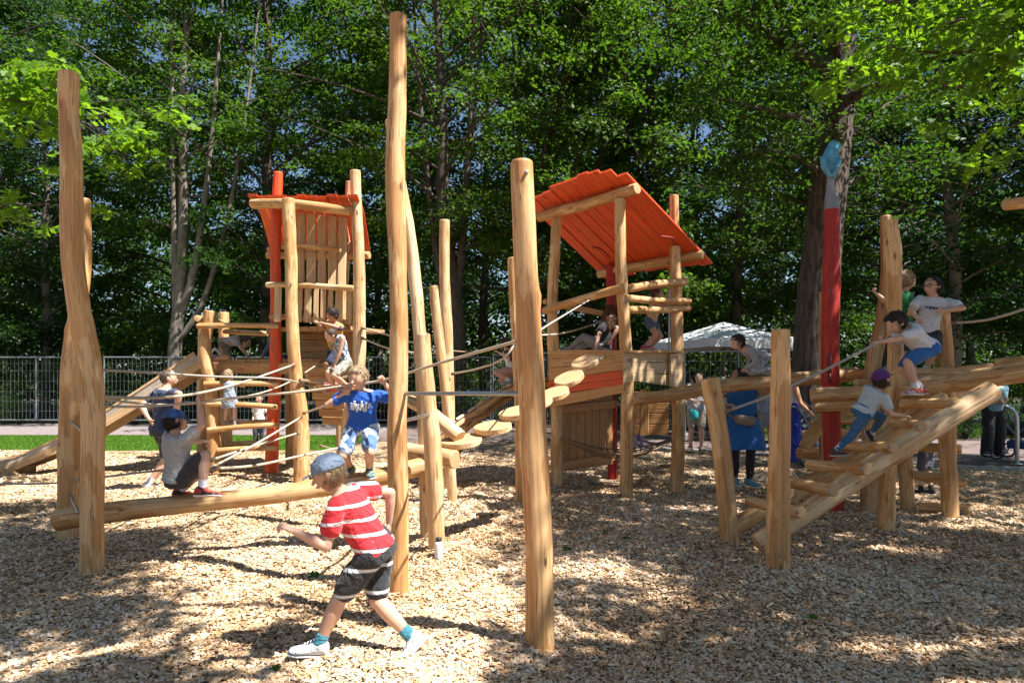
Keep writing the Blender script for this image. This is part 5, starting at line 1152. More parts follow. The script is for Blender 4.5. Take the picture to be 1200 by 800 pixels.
# chips ground
m_, nt, b = newmat('wood_chip_bed'); L = nt.links.new; tc = N(nt, 'ShaderNodeTexCoord')
vo = N(nt, 'ShaderNodeTexVoronoi', i_Scale=34.0); L(mapping(nt, tc.outputs['Object'], (1, 1.25, 1)), vo.inputs['Vector'])
vo2 = N(nt, 'ShaderNodeTexVoronoi', i_Scale=70.0); L(tc.outputs['Object'], vo2.inputs['Vector'])
CH = [(0, (.12, .06, .024)), (.22, (.33, .185, .085)), (.45, (.54, .34, .18)), (.7, (.69, .49, .30)), (1, (.82, .65, .46))]
r1 = ramp(nt, CH); sx = N(nt, 'ShaderNodeSeparateColor'); L(vo.outputs['Color'], sx.inputs[0]); L(sx.outputs[0], r1.inputs[0])
r2 = ramp(nt, CH); sx2 = N(nt, 'ShaderNodeSeparateColor'); L(vo2.outputs['Color'], sx2.inputs[0]); L(sx2.outputs[1], r2.inputs[0])
cm = mixc(nt, .45, r1.outputs[0], r2.outputs[0])
nz = N(nt, 'ShaderNodeTexNoise', i_Scale=1.3, i_Detail=4.0); L(tc.outputs['Object'], nz.inputs['Vector']); rz_ = ramp(nt, [(.3, (.78, .74, .70)), (.65, (1, 1, 1))]); L(nz.outputs[0], rz_.inputs[0])
cm = mixc(nt, 1.0, cm, rz_.outputs[0], 'MULTIPLY'); L(cm, b.inputs['Base Color']); b.inputs['Roughness'].default_value = .85
mx = N(nt, 'ShaderNodeMath', operation='ADD'); L(vo.outputs['Distance'], mx.inputs[0]); L(vo2.outputs['Distance'], mx.inputs[1]); bump(nt, b, mx.outputs[0], .9, .03)
CHIPBED = m_
ts = np.linspace(0, 1, 240); xs = np.linspace(-26, 26, 420)
X = np.repeat(xs[None, :], len(ts), 0); top = np.interp(xs, BX, BY)+.06*np.sin(xs*2.3); Yg = -10+(top[None, :]+10)*(ts[:, None]**.8); Z = gz(X, Yg); Z[-3:] *= .3
n = len(xs); v = np.stack([X.ravel(), Yg.ravel(), Z.ravel()], 1); i, j = np.meshgrid(np.arange(n-1), np.arange(len(ts)-1)); a = (j*n+i).ravel()
tag(link('wood_chip_ground', fastmesh('wood_chip_ground', v, np.stack([a, a+1, a+n+1, a+n], 1), [CHIPBED], True)), None, None, None, 'structure')
# real chips
m_, nt, b = newmat('wood_chip'); L = nt.links.new; at = N(nt, 'ShaderNodeAttribute', attribute_name='rnd'); r1 = ramp(nt, [(0, (.12, .055, .02)), (.16, (.37, .20, .085)), (.42, (.65, .41, .21)), (.72, (.80, .585, .37)), (1, (.90, .78, .62))]); L(at.outputs['Fac'], r1.inputs[0])
tc = N(nt, 'ShaderNodeTexCoord'); nz = N(nt, 'ShaderNodeTexNoise', i_Scale=60.0, i_Detail=2.0); L(tc.outputs['Object'], nz.inputs['Vector']); rr_ = ramp(nt, [(.3, (.82, .8, .78)), (.6, (1, 1, 1))]); L(nz.outputs[0], rr_.inputs[0])
L(mixc(nt, 1.0, r1.outputs[0], rr_.outputs[0], 'MULTIPLY'), b.inputs['Base Color']); b.inputs['Roughness'].default_value = .75; CHIP = m_
def chips(Ns):
    u = rng.random(Ns*3); y = 2.7+u**1.25*10.6; x = (rng.random(Ns*3)*2-1)*(.80*y+.35)
    keep = (y < np.interp(x, BX, BY)-.05)
    x = x[keep][:Ns]; y = y[keep][:Ns]; k = len(x)
    l = rng.uniform(.007, .0165, k)*(1+.04*y); w = rng.uniform(.004, .009, k)*(1+.06*y); h = rng.uniform(.0012, .003, k)
    big = rng.random(k) < .07; l[big] *= 1.8; w[big] *= 1.3; sl_ = rng.random(k) < .15; w[sl_] *= .45; l[sl_] *= 1.3
    az = rng.uniform(0, 2*np.pi, k); t1 = rng.normal(0, .32, k); t2 = rng.normal(0, .35, k)
    a = np.stack([np.cos(az)*np.cos(t1), np.sin(az)*np.cos(t1), np.sin(t1)], 1); s = np.stack([-np.sin(az)*np.cos(t2), np.cos(az)*np.cos(t2), np.sin(t2)], 1); nn = np.cross(a, s)
    c = np.stack([x, y, gz(x, y)+rng.uniform(.002, .016, k)], 1)
    V_ = []
    for sz in (-1, 1):
        for (sx_, sy_) in ((-1, -.7), (.8, -1), (1, .8), (-.85, 1)): V_.append(c+a*(l*sx_)[:, None]+s*(w*sy_)[:, None]+nn*(h*sz)[:, None])
    v = np.stack(V_, 1).reshape(-1, 3); base = (np.arange(k)*8)[:, None]
    fs = np.concatenate([base+np.array(q) for q in ((4, 5, 6, 7), (0, 1, 5, 4), (1, 2, 6, 5), (2, 3, 7, 6), (3, 0, 4, 7))], 1).reshape(-1, 4)
    rn = np.clip(rng.beta(2.2, 1.8, k)+.10*np.sin(x*1.3+y*.7)*np.sin(y*1.9-x*.8+1)-.07*(np.sin(x*2.9-y*1.7)>.55), 0, 1); return v, fs, np.repeat(rn, 5)
v, f, rn = chips(NCHIP)
tag(link('wood_chips', fastmesh('wood_chips', v, f, [CHIP], False, {'rnd': ('FACE', 'FLOAT', rn)})), 'loose pale wood chips covering the playground floor', None, None, 'stuff')
# few green leaves fallen on the chips

# soil / forest floor, path, kerb, lawn
SOIL = plain('forest_soil', (.055, .042, .028), .95, 0, .4, 3, .5)
sheet('ground', np.linspace(-220, 220, 60), np.linspace(-160, 300, 60), lambda x, y: np.full_like(x, -.16), SOIL)
PAV = plain('red_brown_paving', (.16, .115, .10), .85, 0, .22, 5, .25); PAVL = plain('pink_gravel_path', (.21, .17, .16), .9, 0, .15, 8, .2)
LAWN = plain('lawn_soil', (.10, .19, .03), .9, 0, .45, 1.6, .3)
sheet('paved_path', np.linspace(-3.4, 60, 60), np.linspace(9, 18.8, 20), lambda x, y: np.full_like(x, -.035), PAV)
sheet('gravel_path', np.linspace(-60, -3.4, 50), np.linspace(17.3, 21.2, 10), lambda x, y: np.full_like(x, -.03), PAVL)
sheet('lawn', np.linspace(-45, -3.4, 60), np.linspace(12.8, 17.3, 14), lambda x, y: np.full_like(x, -.05), LAWN)
sheet('paved_square', np.linspace(-3.4, 60, 40), np.linspace(18.8, 24, 10), lambda x, y: np.full_like(x, -.045), PAV)
# kerb
pts = [V((x, float(np.interp(x, BX, BY))+.11, 0)) for x in np.arange(2.9, 20, .6)]; m = MB(); v = []; f = []
for c in pts:
    for (y, z) in ((-.05, -.1), (-.05, .02), (.05, .02), (.05, -.1)): v.append(c+V((0, y, z)))
for i in range(len(pts)-1):
    for q in range(4): f.append((i*4+q, i*4+(q+1) % 4, (i+1)*4+(q+1) % 4, (i+1)*4+q))
m.add(v, f); tag(m.build('kerb', [CONC]), None, None, None, 'structure')

# ------------------------------------------------------------------ leaves
def leaf_mat(name, dark, light, trans, rough=.5):
    m, nt, b = newmat(name); L = nt.links.new; at = N(nt, 'ShaderNodeAttribute', attribute_name='rnd')
    r = ramp(nt, [(0, dark), (1, light)]); L(at.outputs['Fac'], r.inputs[0]); oi = N(nt, 'ShaderNodeObjectInfo'); rv = ramp(nt, [(0, (.62, .78, .95)), (.35, (1, 1, 1)), (.65, (.80, .85, .70)), (1, (1.35, 1.12, .75))]); L(oi.outputs['Random'], rv.inputs[0]); L(mixc(nt, 1.0, r.outputs[0], rv.outputs[0], 'MULTIPLY'), b.inputs['Base Color']); b.inputs['Roughness'].default_value = rough
    b.inputs['Specular IOR Level'].default_value = .22
    tr = N(nt, 'ShaderNodeBsdfTranslucent'); r2 = ramp(nt, [(0, [x*.7 for x in trans]), (1, trans)]); L(at.outputs['Fac'], r2.inputs[0]); L(r2.outputs[0], tr.inputs['Color'])
    ms = N(nt, 'ShaderNodeMixShader'); ms.inputs[0].default_value = .42; L(b.outputs[0], ms.inputs[1]); L(tr.outputs[0], ms.inputs[2]); L(ms.outputs[0], nt.nodes['Material Output'].inputs[0]); return m
LEAF = [leaf_mat('leaf_deep_green', (.010, .028, .005), (.050, .108, .012), (.10, .23, .012)), leaf_mat('leaf_mid_green', (.013, .036, .005), (.066, .132, .013), (.15, .31, .015)), leaf_mat('leaf_blue_green', (.008, .026, .009), (.034, .082, .021), (.045, .14, .016))]
LEAFB = leaf_mat('leaf_fresh_green', (.05, .12, .010), (.13, .25, .020), (.34, .60, .02))
BARK = plain('bark', (.075, .058, .044), .95, 0, .4, 5, .9); BARKL = plain('grey_bark', (.17, .145, .115), .9, 0, .35, 4, .6)
m_, nt, b = newmat('furrowed_bark'); L = nt.links.new; tc = N(nt, 'ShaderNodeTexCoord'); n_ = N(nt, 'ShaderNodeTexNoise', i_Scale=1.0, i_Detail=6.0, i_Roughness=.65, i_Distortion=.3); L(mapping(nt, tc.outputs['Object'], (14, 14, 2.2)), n_.inputs['Vector'])
r_ = ramp(nt, [(.38, (.03, .022, .016)), (.62, (.14, .105, .08))]); L(n_.outputs[0], r_.inputs[0]); L(r_.outputs[0], b.inputs['Base Color']); b.inputs['Roughness'].default_value = .95; bump(nt, b, n_.outputs[0], 1.0, .06); BARKF = m_
MAPLE = [(0, -.5), (.30, -.42), (.22, -.15), (.52, -.05), (.36, .12), (.40, .34), (.16, .26), (0, .55), (-.16, .26), (-.40, .34), (-.36, .12), (-.52, -.05), (-.22, -.15), (-.30, -.42)]
def leaves(c, nrm, size, rs, shape='rhomb', rnd=None):
    """one leaf face per centre"""
    k = len(c); nrm = nrm+rs.normal(0, .55, (k, 3)); nrm /= np.linalg.norm(nrm, axis=1)[:, None]
    t = rs.normal(0, 1, (k, 3)); t -= nrm*(t*nrm).sum(1)[:, None]; t /= np.linalg.norm(t, axis=1)[:, None]; s = np.cross(nrm, t); sz = size*rs.uniform(.65, 1.25, k)
    if shape == 'rhomb': co = [(0, -.5, 0), (.32, -.02, .07), (0, .55, -.02), (-.32, .02, .07)]
    elif shape == 'maple': co = [(x, y, .09*abs(x)-.05*y) for x, y in MAPLE]
    V_ = [c+(s*x+t*y+nrm*z)*sz[:, None] for x, y, z in co]; q = len(co)
    v = np.stack(V_, 1).reshape(-1, 3); f = (np.arange(k)*q)[:, None]+np.arange(q)[None, :]
    return v, f, (rs.random(k) if rnd is None else rnd)
def sprays(cs, ns, R, per, rs, size, shape='rhomb', flat=.16):
    """flat leafy sprays round the centres"""
    cs = np.asarray(cs, float); ns = np.asarray(ns, float); ns /= np.linalg.norm(ns, axis=1)[:, None]; k = len(cs)
    C = np.repeat(cs, per, 0); Nn = np.repeat(ns, per, 0); R = np.repeat(np.broadcast_to(R, (k,)), per)
    o = rs.normal(0, 1, (k*per, 3)); o -= Nn*(o*Nn).sum(1)[:, None]*1.0; o /= np.linalg.norm(o, axis=1)[:, None]+1e-6
    rad_ = np.sqrt(rs.random(k*per)); p = C+o*(rad_*R)[:, None]+Nn*(rs.normal(0, flat, k*per)*R)[:, None]-np.array([0, 0, 1])*(rad_**2*R*.25)[:, None]
    base = np.repeat(rs.random(k), per); rn = np.clip(base*.6+rs.random(k*per)*.4, 0, 1)
    return leaves(p, Nn+o*.25, size, rs, shape, rn)
def ntube(path, r0, r1, n=7):
    path = np.asarray(path, float); k = len(path); T_ = np.gradient(path, axis=0); T_ /= np.linalg.norm(T_, axis=1)[:, None]+1e-9
    a = np.array([.3, .2, .93]) if abs(T_[0][2]) < .8 else np.array([1., .1, 0]); U_ = np.cross(T_, a); U_ /= np.linalg.norm(U_, axis=1)[:, None]+1e-9; W_ = np.cross(T_, U_)
    rr = np.linspace(r0, r1, k); an = np.arange(n)*2*np.pi/n
    v = path[:, None, :]+(U_[:, None, :]*np.cos(an)[None, :, None]+W_[:, None, :]*np.sin(an)[None, :, None])*rr[:, None, None]
    i, j = np.meshgrid(np.arange(k-1), np.arange(n), indexing='ij'); a0 = i*n+j; b0 = i*n+(j+1) % n
    return v.reshape(-1, 3), np.stack([a0, b0, b0+n, a0+n], -1).reshape(-1, 4)
class NP:
    def __init__(s): s.v = []; s.f = []; s.n = 0; s.a = []
    def add(s, v, f, a=None): s.v.append(v); s.f.append(f+s.n); s.n += len(v); s.a.append(a)
    def mesh(s, name, mats, smooth):
        at = {'rnd': ('FACE', 'FLOAT', np.concatenate(s.a))} if s.a[0] is not None else None
        return fastmesh(name, np.concatenate(s.v), np.concatenate(s.f), mats, smooth, at)
def bez(a, b, c, k=9):
    t = np.linspace(0, 1, k)[:, None]; return (1-t)**2*np.asarray(a)+2*t*(1-t)*np.asarray(b)+t*t*np.asarray(c)
def tree_meshes(seed, H, r0, cz, cr, nb=46, ntw=6, per=22, leaf=.145, trunk_pts=None, R=.62, bark=None, lm=None, prof=None, fork=None):
    rs = np.random.default_rng(seed); tr = NP()
    tp = np.asarray(trunk_pts if trunk_pts is not None else [(0, 0, -.2), (rs.normal(0, .1), rs.normal(0, .1), H*.3), (rs.normal(0, .35), rs.normal(0, .35), H*.65), (rs.normal(0, .5), rs.normal(0, .5), H)], float)
    zt = tp[:, 2]; zz = np.linspace(zt[0], zt[-1], 26); path = np.stack([np.interp(zz, zt, tp[:, 0])+.06*np.sin(zz*.9+seed), np.interp(zz, zt, tp[:, 1])+.06*np.sin(zz*.7+seed*2), zz], 1)
    for _ in range(2): path[1:-1] = (path[:-2]+2*path[1:-1]+path[2:])/4
    tr.add(*ntube(path, r0, .035, 12)); rr0 = lambda z: r0+(.035-r0)*(z-zt[0])/(zt[-1]-zt[0])
    if fork is not None:
        for fz, dx, dy, fr_ in fork:
            s0 = np.array([np.interp(fz, zz, path[:, 0]), np.interp(fz, zz, path[:, 1]), fz]); tr.add(*ntube(bez(s0, s0+np.array([dx*.6, dy*.6, 1.0]), s0+np.array([dx, dy, H-fz-1]), 14), fr_, .03, 9))
    sc_, sn = [], []
    for i in range(nb):
        h = cz+(H-cz)*((i+rs.random())/nb); q = (h-cz)/(H-cz); az = i*2.4+rs.normal(0, .4)
        ln = cr*(prof(q) if prof else (.55+.75*math.sin(math.pi*min(1, q*.85+.12)))*(1-.45*q**3))*rs.uniform(.7, 1.15)
        s0 = np.array([np.interp(h, zz, path[:, 0]), np.interp(h, zz, path[:, 1]), h]); d = np.array([math.cos(az), math.sin(az), 0]); el = rs.uniform(.15, .7)+.5*q
        e = s0+d*ln+np.array([0, 0, el*ln*.5]); bp = bez(s0, s0+d*ln*.45+np.array([0, 0, el*ln*.45]), e, 8); rb = min(rr0(h)*.4, .010+.011*ln); tr.add(*ntube(bp, rb, .012, 5))
        for j in range(ntw):
            t = rs.uniform(.28, 1); b0 = bp[min(7, int(t*7))]; sdv = np.array([-d[1], d[0], 0])*rs.choice((-1, 1))*rs.uniform(.3, 1)+d*rs.uniform(.1, .9)+np.array([0, 0, rs.uniform(-.25, .35)])
            l2 = ln*.36*rs.uniform(.5, 1.2); e2 = b0+sdv*l2
            if j % 3 == 0: tr.add(*ntube(bez(b0, (b0+e2)/2+np.array([0, 0, .08]), e2, 4), .012, .005, 4))
            sc_.append(e2); sn.append(d*.35+np.array([0, 0, 1])+rs.normal(0, .22, 3))
            if rs.random() < .6: sc_.append((b0+e2)/2+rs.normal(0, .1, 3)); sn.append(d*.25+np.array([0, 0, 1])+rs.normal(0, .25, 3))
    v, f, a = sprays(sc_, sn, R*rs.uniform(.7, 1.2, len(sc_)), per, rs, leaf)
    tm = tr.mesh('trunk', [bark or BARK], True); cm_ = fastmesh('crown', v, f, [lm or LEAF[seed % 3]], False, {'rnd': ('FACE', 'FLOAT', a)}); return tm, cm_
def place_tree(ms, loc, rz, s, label, name='broadleaf_tree', group='trees of the wood behind the playground', cat='tree', zs=1.0):
    root = bpy.data.objects.new(name, None); col.objects.link(root); root.location = loc; root.rotation_euler = (0, 0, rz); root.scale = (s, s, s*zs); tag(root, label, cat, group)
    for nm, me in zip(('trunk', 'crown'), ms):
        o = bpy.data.objects.new(nm, me); col.objects.link(o); o.parent = root
    return root
# ------------------------------------------------------------------ the wood behind
rs0 = random.Random(3)
kinds = [tree_meshes(1, 17, .24, 1.6, 3.6, nb=48, per=NLEAF, leaf=.17), tree_meshes(2, 16, .20, 2.2, 3.3, nb=50, per=NLEAF, leaf=.12, bark=BARKL), tree_meshes(3, 18, .27, 1.2, 4.0, nb=54, per=NLEAF, leaf=.15),
         tree_meshes(4, 15, .17, 2.6, 3.0, nb=50, per=NLEAF), tree_meshes(5, 17, .22, 3.2, 3.8, nb=52, per=NLEAF, lm=LEAF[1])]
front = [(-190, 24.5, 0, 'broad tree overhanging the fence at the far left edge'), (-60, 23.5, 2, 'dense dark tree behind the two far left posts'), (55, 25.5, 1, 'tree filling the gap between the far left posts and the pale twin-stemmed tree'),
         (310, 24.5, 2, 'dark dense tree directly behind the left tower'), (405, 26, 0, 'tree rising between the left tower and the tallest post'), (690, 23.5, 3, 'slender tree behind the gap between the thick front post and the right tower'),
         (770, 22.5, 0, 'dark tree standing behind the orange roof of the right tower'), (865, 23.5, 4, 'tree behind the white parasol'), (1040, 22, 4, 'leafy tree behind the tall posts of the right climbing frame'),
         (1120, 20.5, 1, 'bright leafy tree behind the short right post'), (1205, 21.5, 3, 'tree at the right edge beyond the path'), (1310, 19.5, 0, 'tree just outside the right edge of the picture')]
for px, Y, k, lb in front:
    place_tree(kinds[k], GX(px, Y)+V((0, 0, -.1)), rs0.uniform(0, 6.28), rs0.uniform(.92, 1.12), lb)
i = 0
for Y, st, j in ((30.5, 4.6, 0),):
    x = -Y*.95+j
    while x < Y*.95:
        place_tree(kinds[(i*3+1) % 5], V((x+rs0.uniform(-.8, .8), Y+rs0.uniform(-1.2, 1.2), -.1)), rs0.uniform(0, 6.28), rs0.uniform(.95, 1.15), 'tall tree in the dark back rows of the wood'); x += st; i += 1
# pale twin stemmed tree at left
tp = [(0, 0, -.2), (.02, 0, 1.3), (.22, 0, 3.6), (.18, .1, 6.0), (.35, .1, 9), (.2, .2, 16)]
ms = tree_meshes(21, 16, .24, 7.0, 3.2, nb=34, per=NLEAF, trunk_pts=tp, bark=BARKL, lm=LEAF[1], fork=[(3.2, -.25, .1, .15), (3.4, 1.6, -.2, .15), (5.5, -.5, .3, .10), (2.6, 2.6, .6, .11)])
place_tree(ms, GX(203, 21.9), 0, 1, 'pale-barked tree forking into several stems behind the slide')
# gnarled dark tree in the middle
tp = [(0, 0, -.2), (.1, 0, 2.5), (-.15, 0, 4.6), (-.5, 0, 6.2), (-.3, 0, 8.5), (-.9, 0, 16)]
ms = tree_meshes(22, 16, .34, 5.0, 4.0, nb=48, per=NLEAF, trunk_pts=tp, lm=LEAF[1], fork=[(3.2, -1.4, -.2, .17), (3.8, .7, -.3, .16), (5.2, 1.2, .1, .10)])
place_tree(ms, GX(534, 21.2), 0, 1, 'gnarled dark tree with twisting limbs behind the slim posts')
tp = [(0, 0, -.2), (.3, 0, 3), (.7, 0, 6), (1.5, 0, 10), (2.4, .2, 16)]
ms = tree_meshes(23, 17, .26, 3.8, 4.4, nb=60, per=NLEAF, trunk_pts=tp, lm=LEAF[1], fork=[(5.0, 2.8, -.2, .14), (6.2, -.8, -.3, .12), (4.0, 4.0, -.3, .12)])
place_tree(ms, GX(598, 22.5), 0, 1, 'tall tree leaning right with upswept branches behind the thick front post')
# big furrowed trunk at right
rs = np.random.default_rng(77); tr = NP(); O = GX(956, 15.2)
tpx = [(952, 530), (955, 440), (958, 360), (964, 280), (973, 190), (984, 110), (985, 40), (992, -60), (1004, -200)]
pth = np.array([np.array(P(x, y, 15.2))-np.array(O) for x, y in tpx]); zz = np.linspace(pth[0, 2]-.3, pth[-1, 2], 40); pp = np.stack([np.interp(zz, pth[:, 2], pth[:, 0]), 0*zz, zz], 1)
for _ in range(3): pp[1:-1] = (pp[:-2]+2*pp[1:-1]+pp[2:])/4
v_, f_ = ntube(pp, .50, .22, 20); an = np.arctan2(v_[:, 1], v_[:, 0]-np.interp(v_[:, 2], pp[:, 2], pp[:, 0])); kk = 1+.05*np.sin(an*5+v_[:, 2]*.6)+.035*np.sin(an*9-v_[:, 2]*1.1); cx = np.interp(v_[:, 2], pp[:, 2], pp[:, 0]); v_[:, 0] = cx+(v_[:, 0]-cx)*kk; v_[:, 1] *= kk
tr.add(v_, f_)
lim = [((984, 90, 15.2), (900, 40, 13.5), (805, -20, 12.0), .17), ((978, 150, 15.2), (900, 130, 14.0), (820, 110, 13.0), .11), ((985, 60, 15.2), (900, -20, 12.5), (760, -60, 10.5), .15), ((975, 130, 15.2), (1050, 70, 13), (1150, 110, 11.5), .14),
       ((982, 100, 15.2), (1060, 20, 12.5), (1190, 20, 10.5), .14), ((970, 210, 15.2), (920, 160, 14.5), (860, 185, 14), .08), ((984, 70, 15.2), (960, -40, 12.5), (900, -40, 10.5), .12), ((985, 30, 15.2), (1010, -60, 12), (1080, -30, 10), .12),
       ((970, 240, 15.4), (1010, 190, 16), (1080, 190, 16), .08), ((975, 180, 15.6), (1020, 120, 17), (1120, 90, 17), .1), ((968, 250, 15.4), (900, 215, 16.5), (820, 220, 17), .09)]
cs, nsn = [], []
for a, b_, c, r in lim:
    bp = bez(np.array(P(*a))-np.array(O), np.array(P(*b_))-np.array(O), np.array(P(*c))-np.array(O), 14); tr.add(*ntube(bp, r, .02, 8))
    for q in range(26):
        t = rs.uniform(.15, 1.05); b0 = bp[min(13, int(t*13))]; e2 = b0+np.array([rs.normal(0, .95), rs.normal(0, 1.0), rs.normal(-.05, .45)])
        if q % 2 == 0: tr.add(*ntube(bez(b0, (b0+e2)/2+np.array([0, 0, .15]), e2, 5), .02, .005, 4))
        cs += [e2, (b0+e2)/2]; nsn += [np.array([0, 0, 1])+rs.normal(0, .3, 3)]*2
for q in range(150):
    z = rs.uniform(8, 15); cs.append(np.array([rs.normal(.8, 3.0), rs.normal(0, 2.6), z])); nsn.append(np.array([0, 0, 1])+rs.normal(0, .3, 3))
cs = np.array(cs); nsn = np.array(nsn)
dx_ = np.abs(cs[:, 0]-np.interp(cs[:, 2], pp[:, 2], pp[:, 0])); keep = ~((dx_ < .95) & (cs[:, 1] < .3) & (cs[:, 2] < 9) & (rs.random(len(cs)) < .85)); cs = cs[keep]; nsn = nsn[keep]
v, f, a = sprays(cs, nsn, rs.uniform(.4, .75, len(cs)), 34, rs, .125)
place_tree((tr.mesh('trunk', [BARKF], True), fastmesh('crown', v, f, [LEAF[0]], False, {'rnd': ('FACE', 'FLOAT', a)})), O, 0, 1, 'massive furrowed trunk behind the tall red pole, limbs spreading overhead', name='oak_tree', group='trees of the wood behind the playground')

# close branches entering the picture and the trees outside it which shade the playground
def shade_prob(px, py):
    """share of the ground in shade, as it lies in the photograph"""
    if py < 440: return .4
    if px > 560 and py > 500:
        base = .93
        d1 = math.exp(-((px-740)/85)**2-((py-722)/42)**2); d2 = math.exp(-((px-980-(py-700)*.9)/150)**2-((py-752)/24)**2); d3 = math.exp(-((px-1130)/90)**2-((py-612)/30)**2); d4 = max(math.exp(-((px-640)/60)**2-((py-560)/26)**2), math.exp(-((px-915)/45)**2-((py-650)/12)**2)*1.6); d4 = min(d4, 1.6)
        e = max(0, min(1, (px-560-(py-560)*.25)/70)) if py < 800 else 1
        if px < 640 and py > 700: e = 0
        return base*e*(1-.95*d1)*(1-.9*d2)*(1-.6*d3)*(1-.6*d4)
    if px < 330 and py > 585:
        e = min(1, (330-px)/110)*min(1, (py-580)/30); return .80*e*(1-.75*math.exp(-((px-190)/70)**2-((py-655)/10)**2)) if py > 690 else .74*max(0, min(1, (150-px)/60))
    return .0
rs = np.random.default_rng(15)
tgt = []
for q in range(NSHADE):
    Y = 2.9+rs.random()*10.5; X = (rs.random()*2-1)*(.82*Y+.6); py = 436+F*EYE/Y; px = 600+F*X/Y
    sp_ = shade_prob(px, py)
    hole = math.sin(X*1.9+Y*1.1+.5)+math.sin(X*1.1-Y*2.7+2)+.8*math.sin(X*3.7+Y*3.1+1)+.6*math.sin(X*5.3-Y*4.9)
    if hole > (HOLE if px > 400 else .05): sp_ *= .10
    if rs.random() < sp_**1.5: tgt.append((X, Y))
for q in range(90): tgt.append((rs.uniform(-5.6, -3.15), rs.uniform(5.2, 6.5)))
cl = []
for X, Y in tgt:
    t = max(7.0, 1.56+.56*(Y)+1.1)+rs.uniform(0, 2.6)
    k = t/SUN.z; cl.append((X+SUN.x*k, Y+SUN.y*k, t))
cl = np.array(cl); bp_ = np.array([P(x, y, Y) for x, y, Y in ((1040, 60, 8.6), (1095, 50, 8.2), (1150, 60, 8.0), (1200, 40, 7.6), (1010, 10, 8.2), (1080, 0, 7.8), (1140, -20, 7.4), (1200, -10, 7.2), (1170, 130, 8.8), (1110, 100, 8.4))]); S_ = np.array(SUN)
rel = cl[:, None, :]-bp_[None]; al = rel@S_; dist = np.linalg.norm(rel-al[..., None]*S_, axis=2); hit = ((dist < .75) & (al > 0)).any(1); cl = cl[~(hit & (rs.random(len(cl)) < .88))]
trees = {'r': (np.array([11.0, .6, 0]), .34), 'b': (np.array([5.0, -8.0, 0]), .30), 'l': (np.array([-9.0, 3.2, 0]), .26), 'f': (np.array([13.0, 8.5, 0]), .30)}
asg = {k: [] for k in trees}
for c in cl:
    kk = min(trees, key=lambda k: np.linalg.norm(trees[k][0][:2]-c[:2])*(1.0 if k != 'l' else 1.3)); asg[kk].append(c)
own = {'r': ([], []), 'b': ([], []), 'l': ([], []), 'f': ([], [])}
def near_branch(key, pts, r, spread, nsp, tip=None):
    w = [np.array(P(*p)) for p in pts]; k = 16; t = np.linspace(0, 1, k)
    own[key][0].append((w, r, spread, nsp))
# visible near branches
near_branch('l', [(-260, 120, 7.2), (-60, 110, 8.2), (70, 130, 8.6), (150, 190, 8.8)], .05, (.52, .5, .16), 46)
near_branch('l', [(-260, 60, 7.6), (-80, 80, 8.4), (30, 100, 8.6), (110, 120, 8.8)], .05, (.5, .5, .18), 40)
near_branch('l', [(-200, 200, 7.6), (-60, 230, 8.4), (20, 240, 8.8), (50, 240, 9)], .03, (.3, .4, .10), 14)
near_branch('r', [(1420, 0, 7.0), (1280, 40, 7.4), (1150, 60, 8.0), (1040, 60, 8.6)], .07, (.55, .7, .24), 60)
near_branch('r', [(1400, -80, 6.6), (1260, -40, 7.0), (1140, -20, 7.4), (1010, 10, 8.2)], .06, (.55, .7, .26), 60)
near_branch('f', [(1480, 150, 9.5), (1330, 130, 9.2), (1220, 140, 9), (1140, 160, 8.8)], .06, (.45, .7, .22), 34)
LB = {'r': ('broad maple outside the right edge whose bright leaves hang into the top right corner', 'maple_tree'), 'b': ('tall tree standing behind the viewer and shading the wood chips', 'broadleaf_tree'), 'l': ('tree outside the left edge whose sunlit fresh green twigs reach in at the upper left', 'maple_tree'), 'f': ('tree beyond the right edge shading the climbing frame', 'broadleaf_tree')}
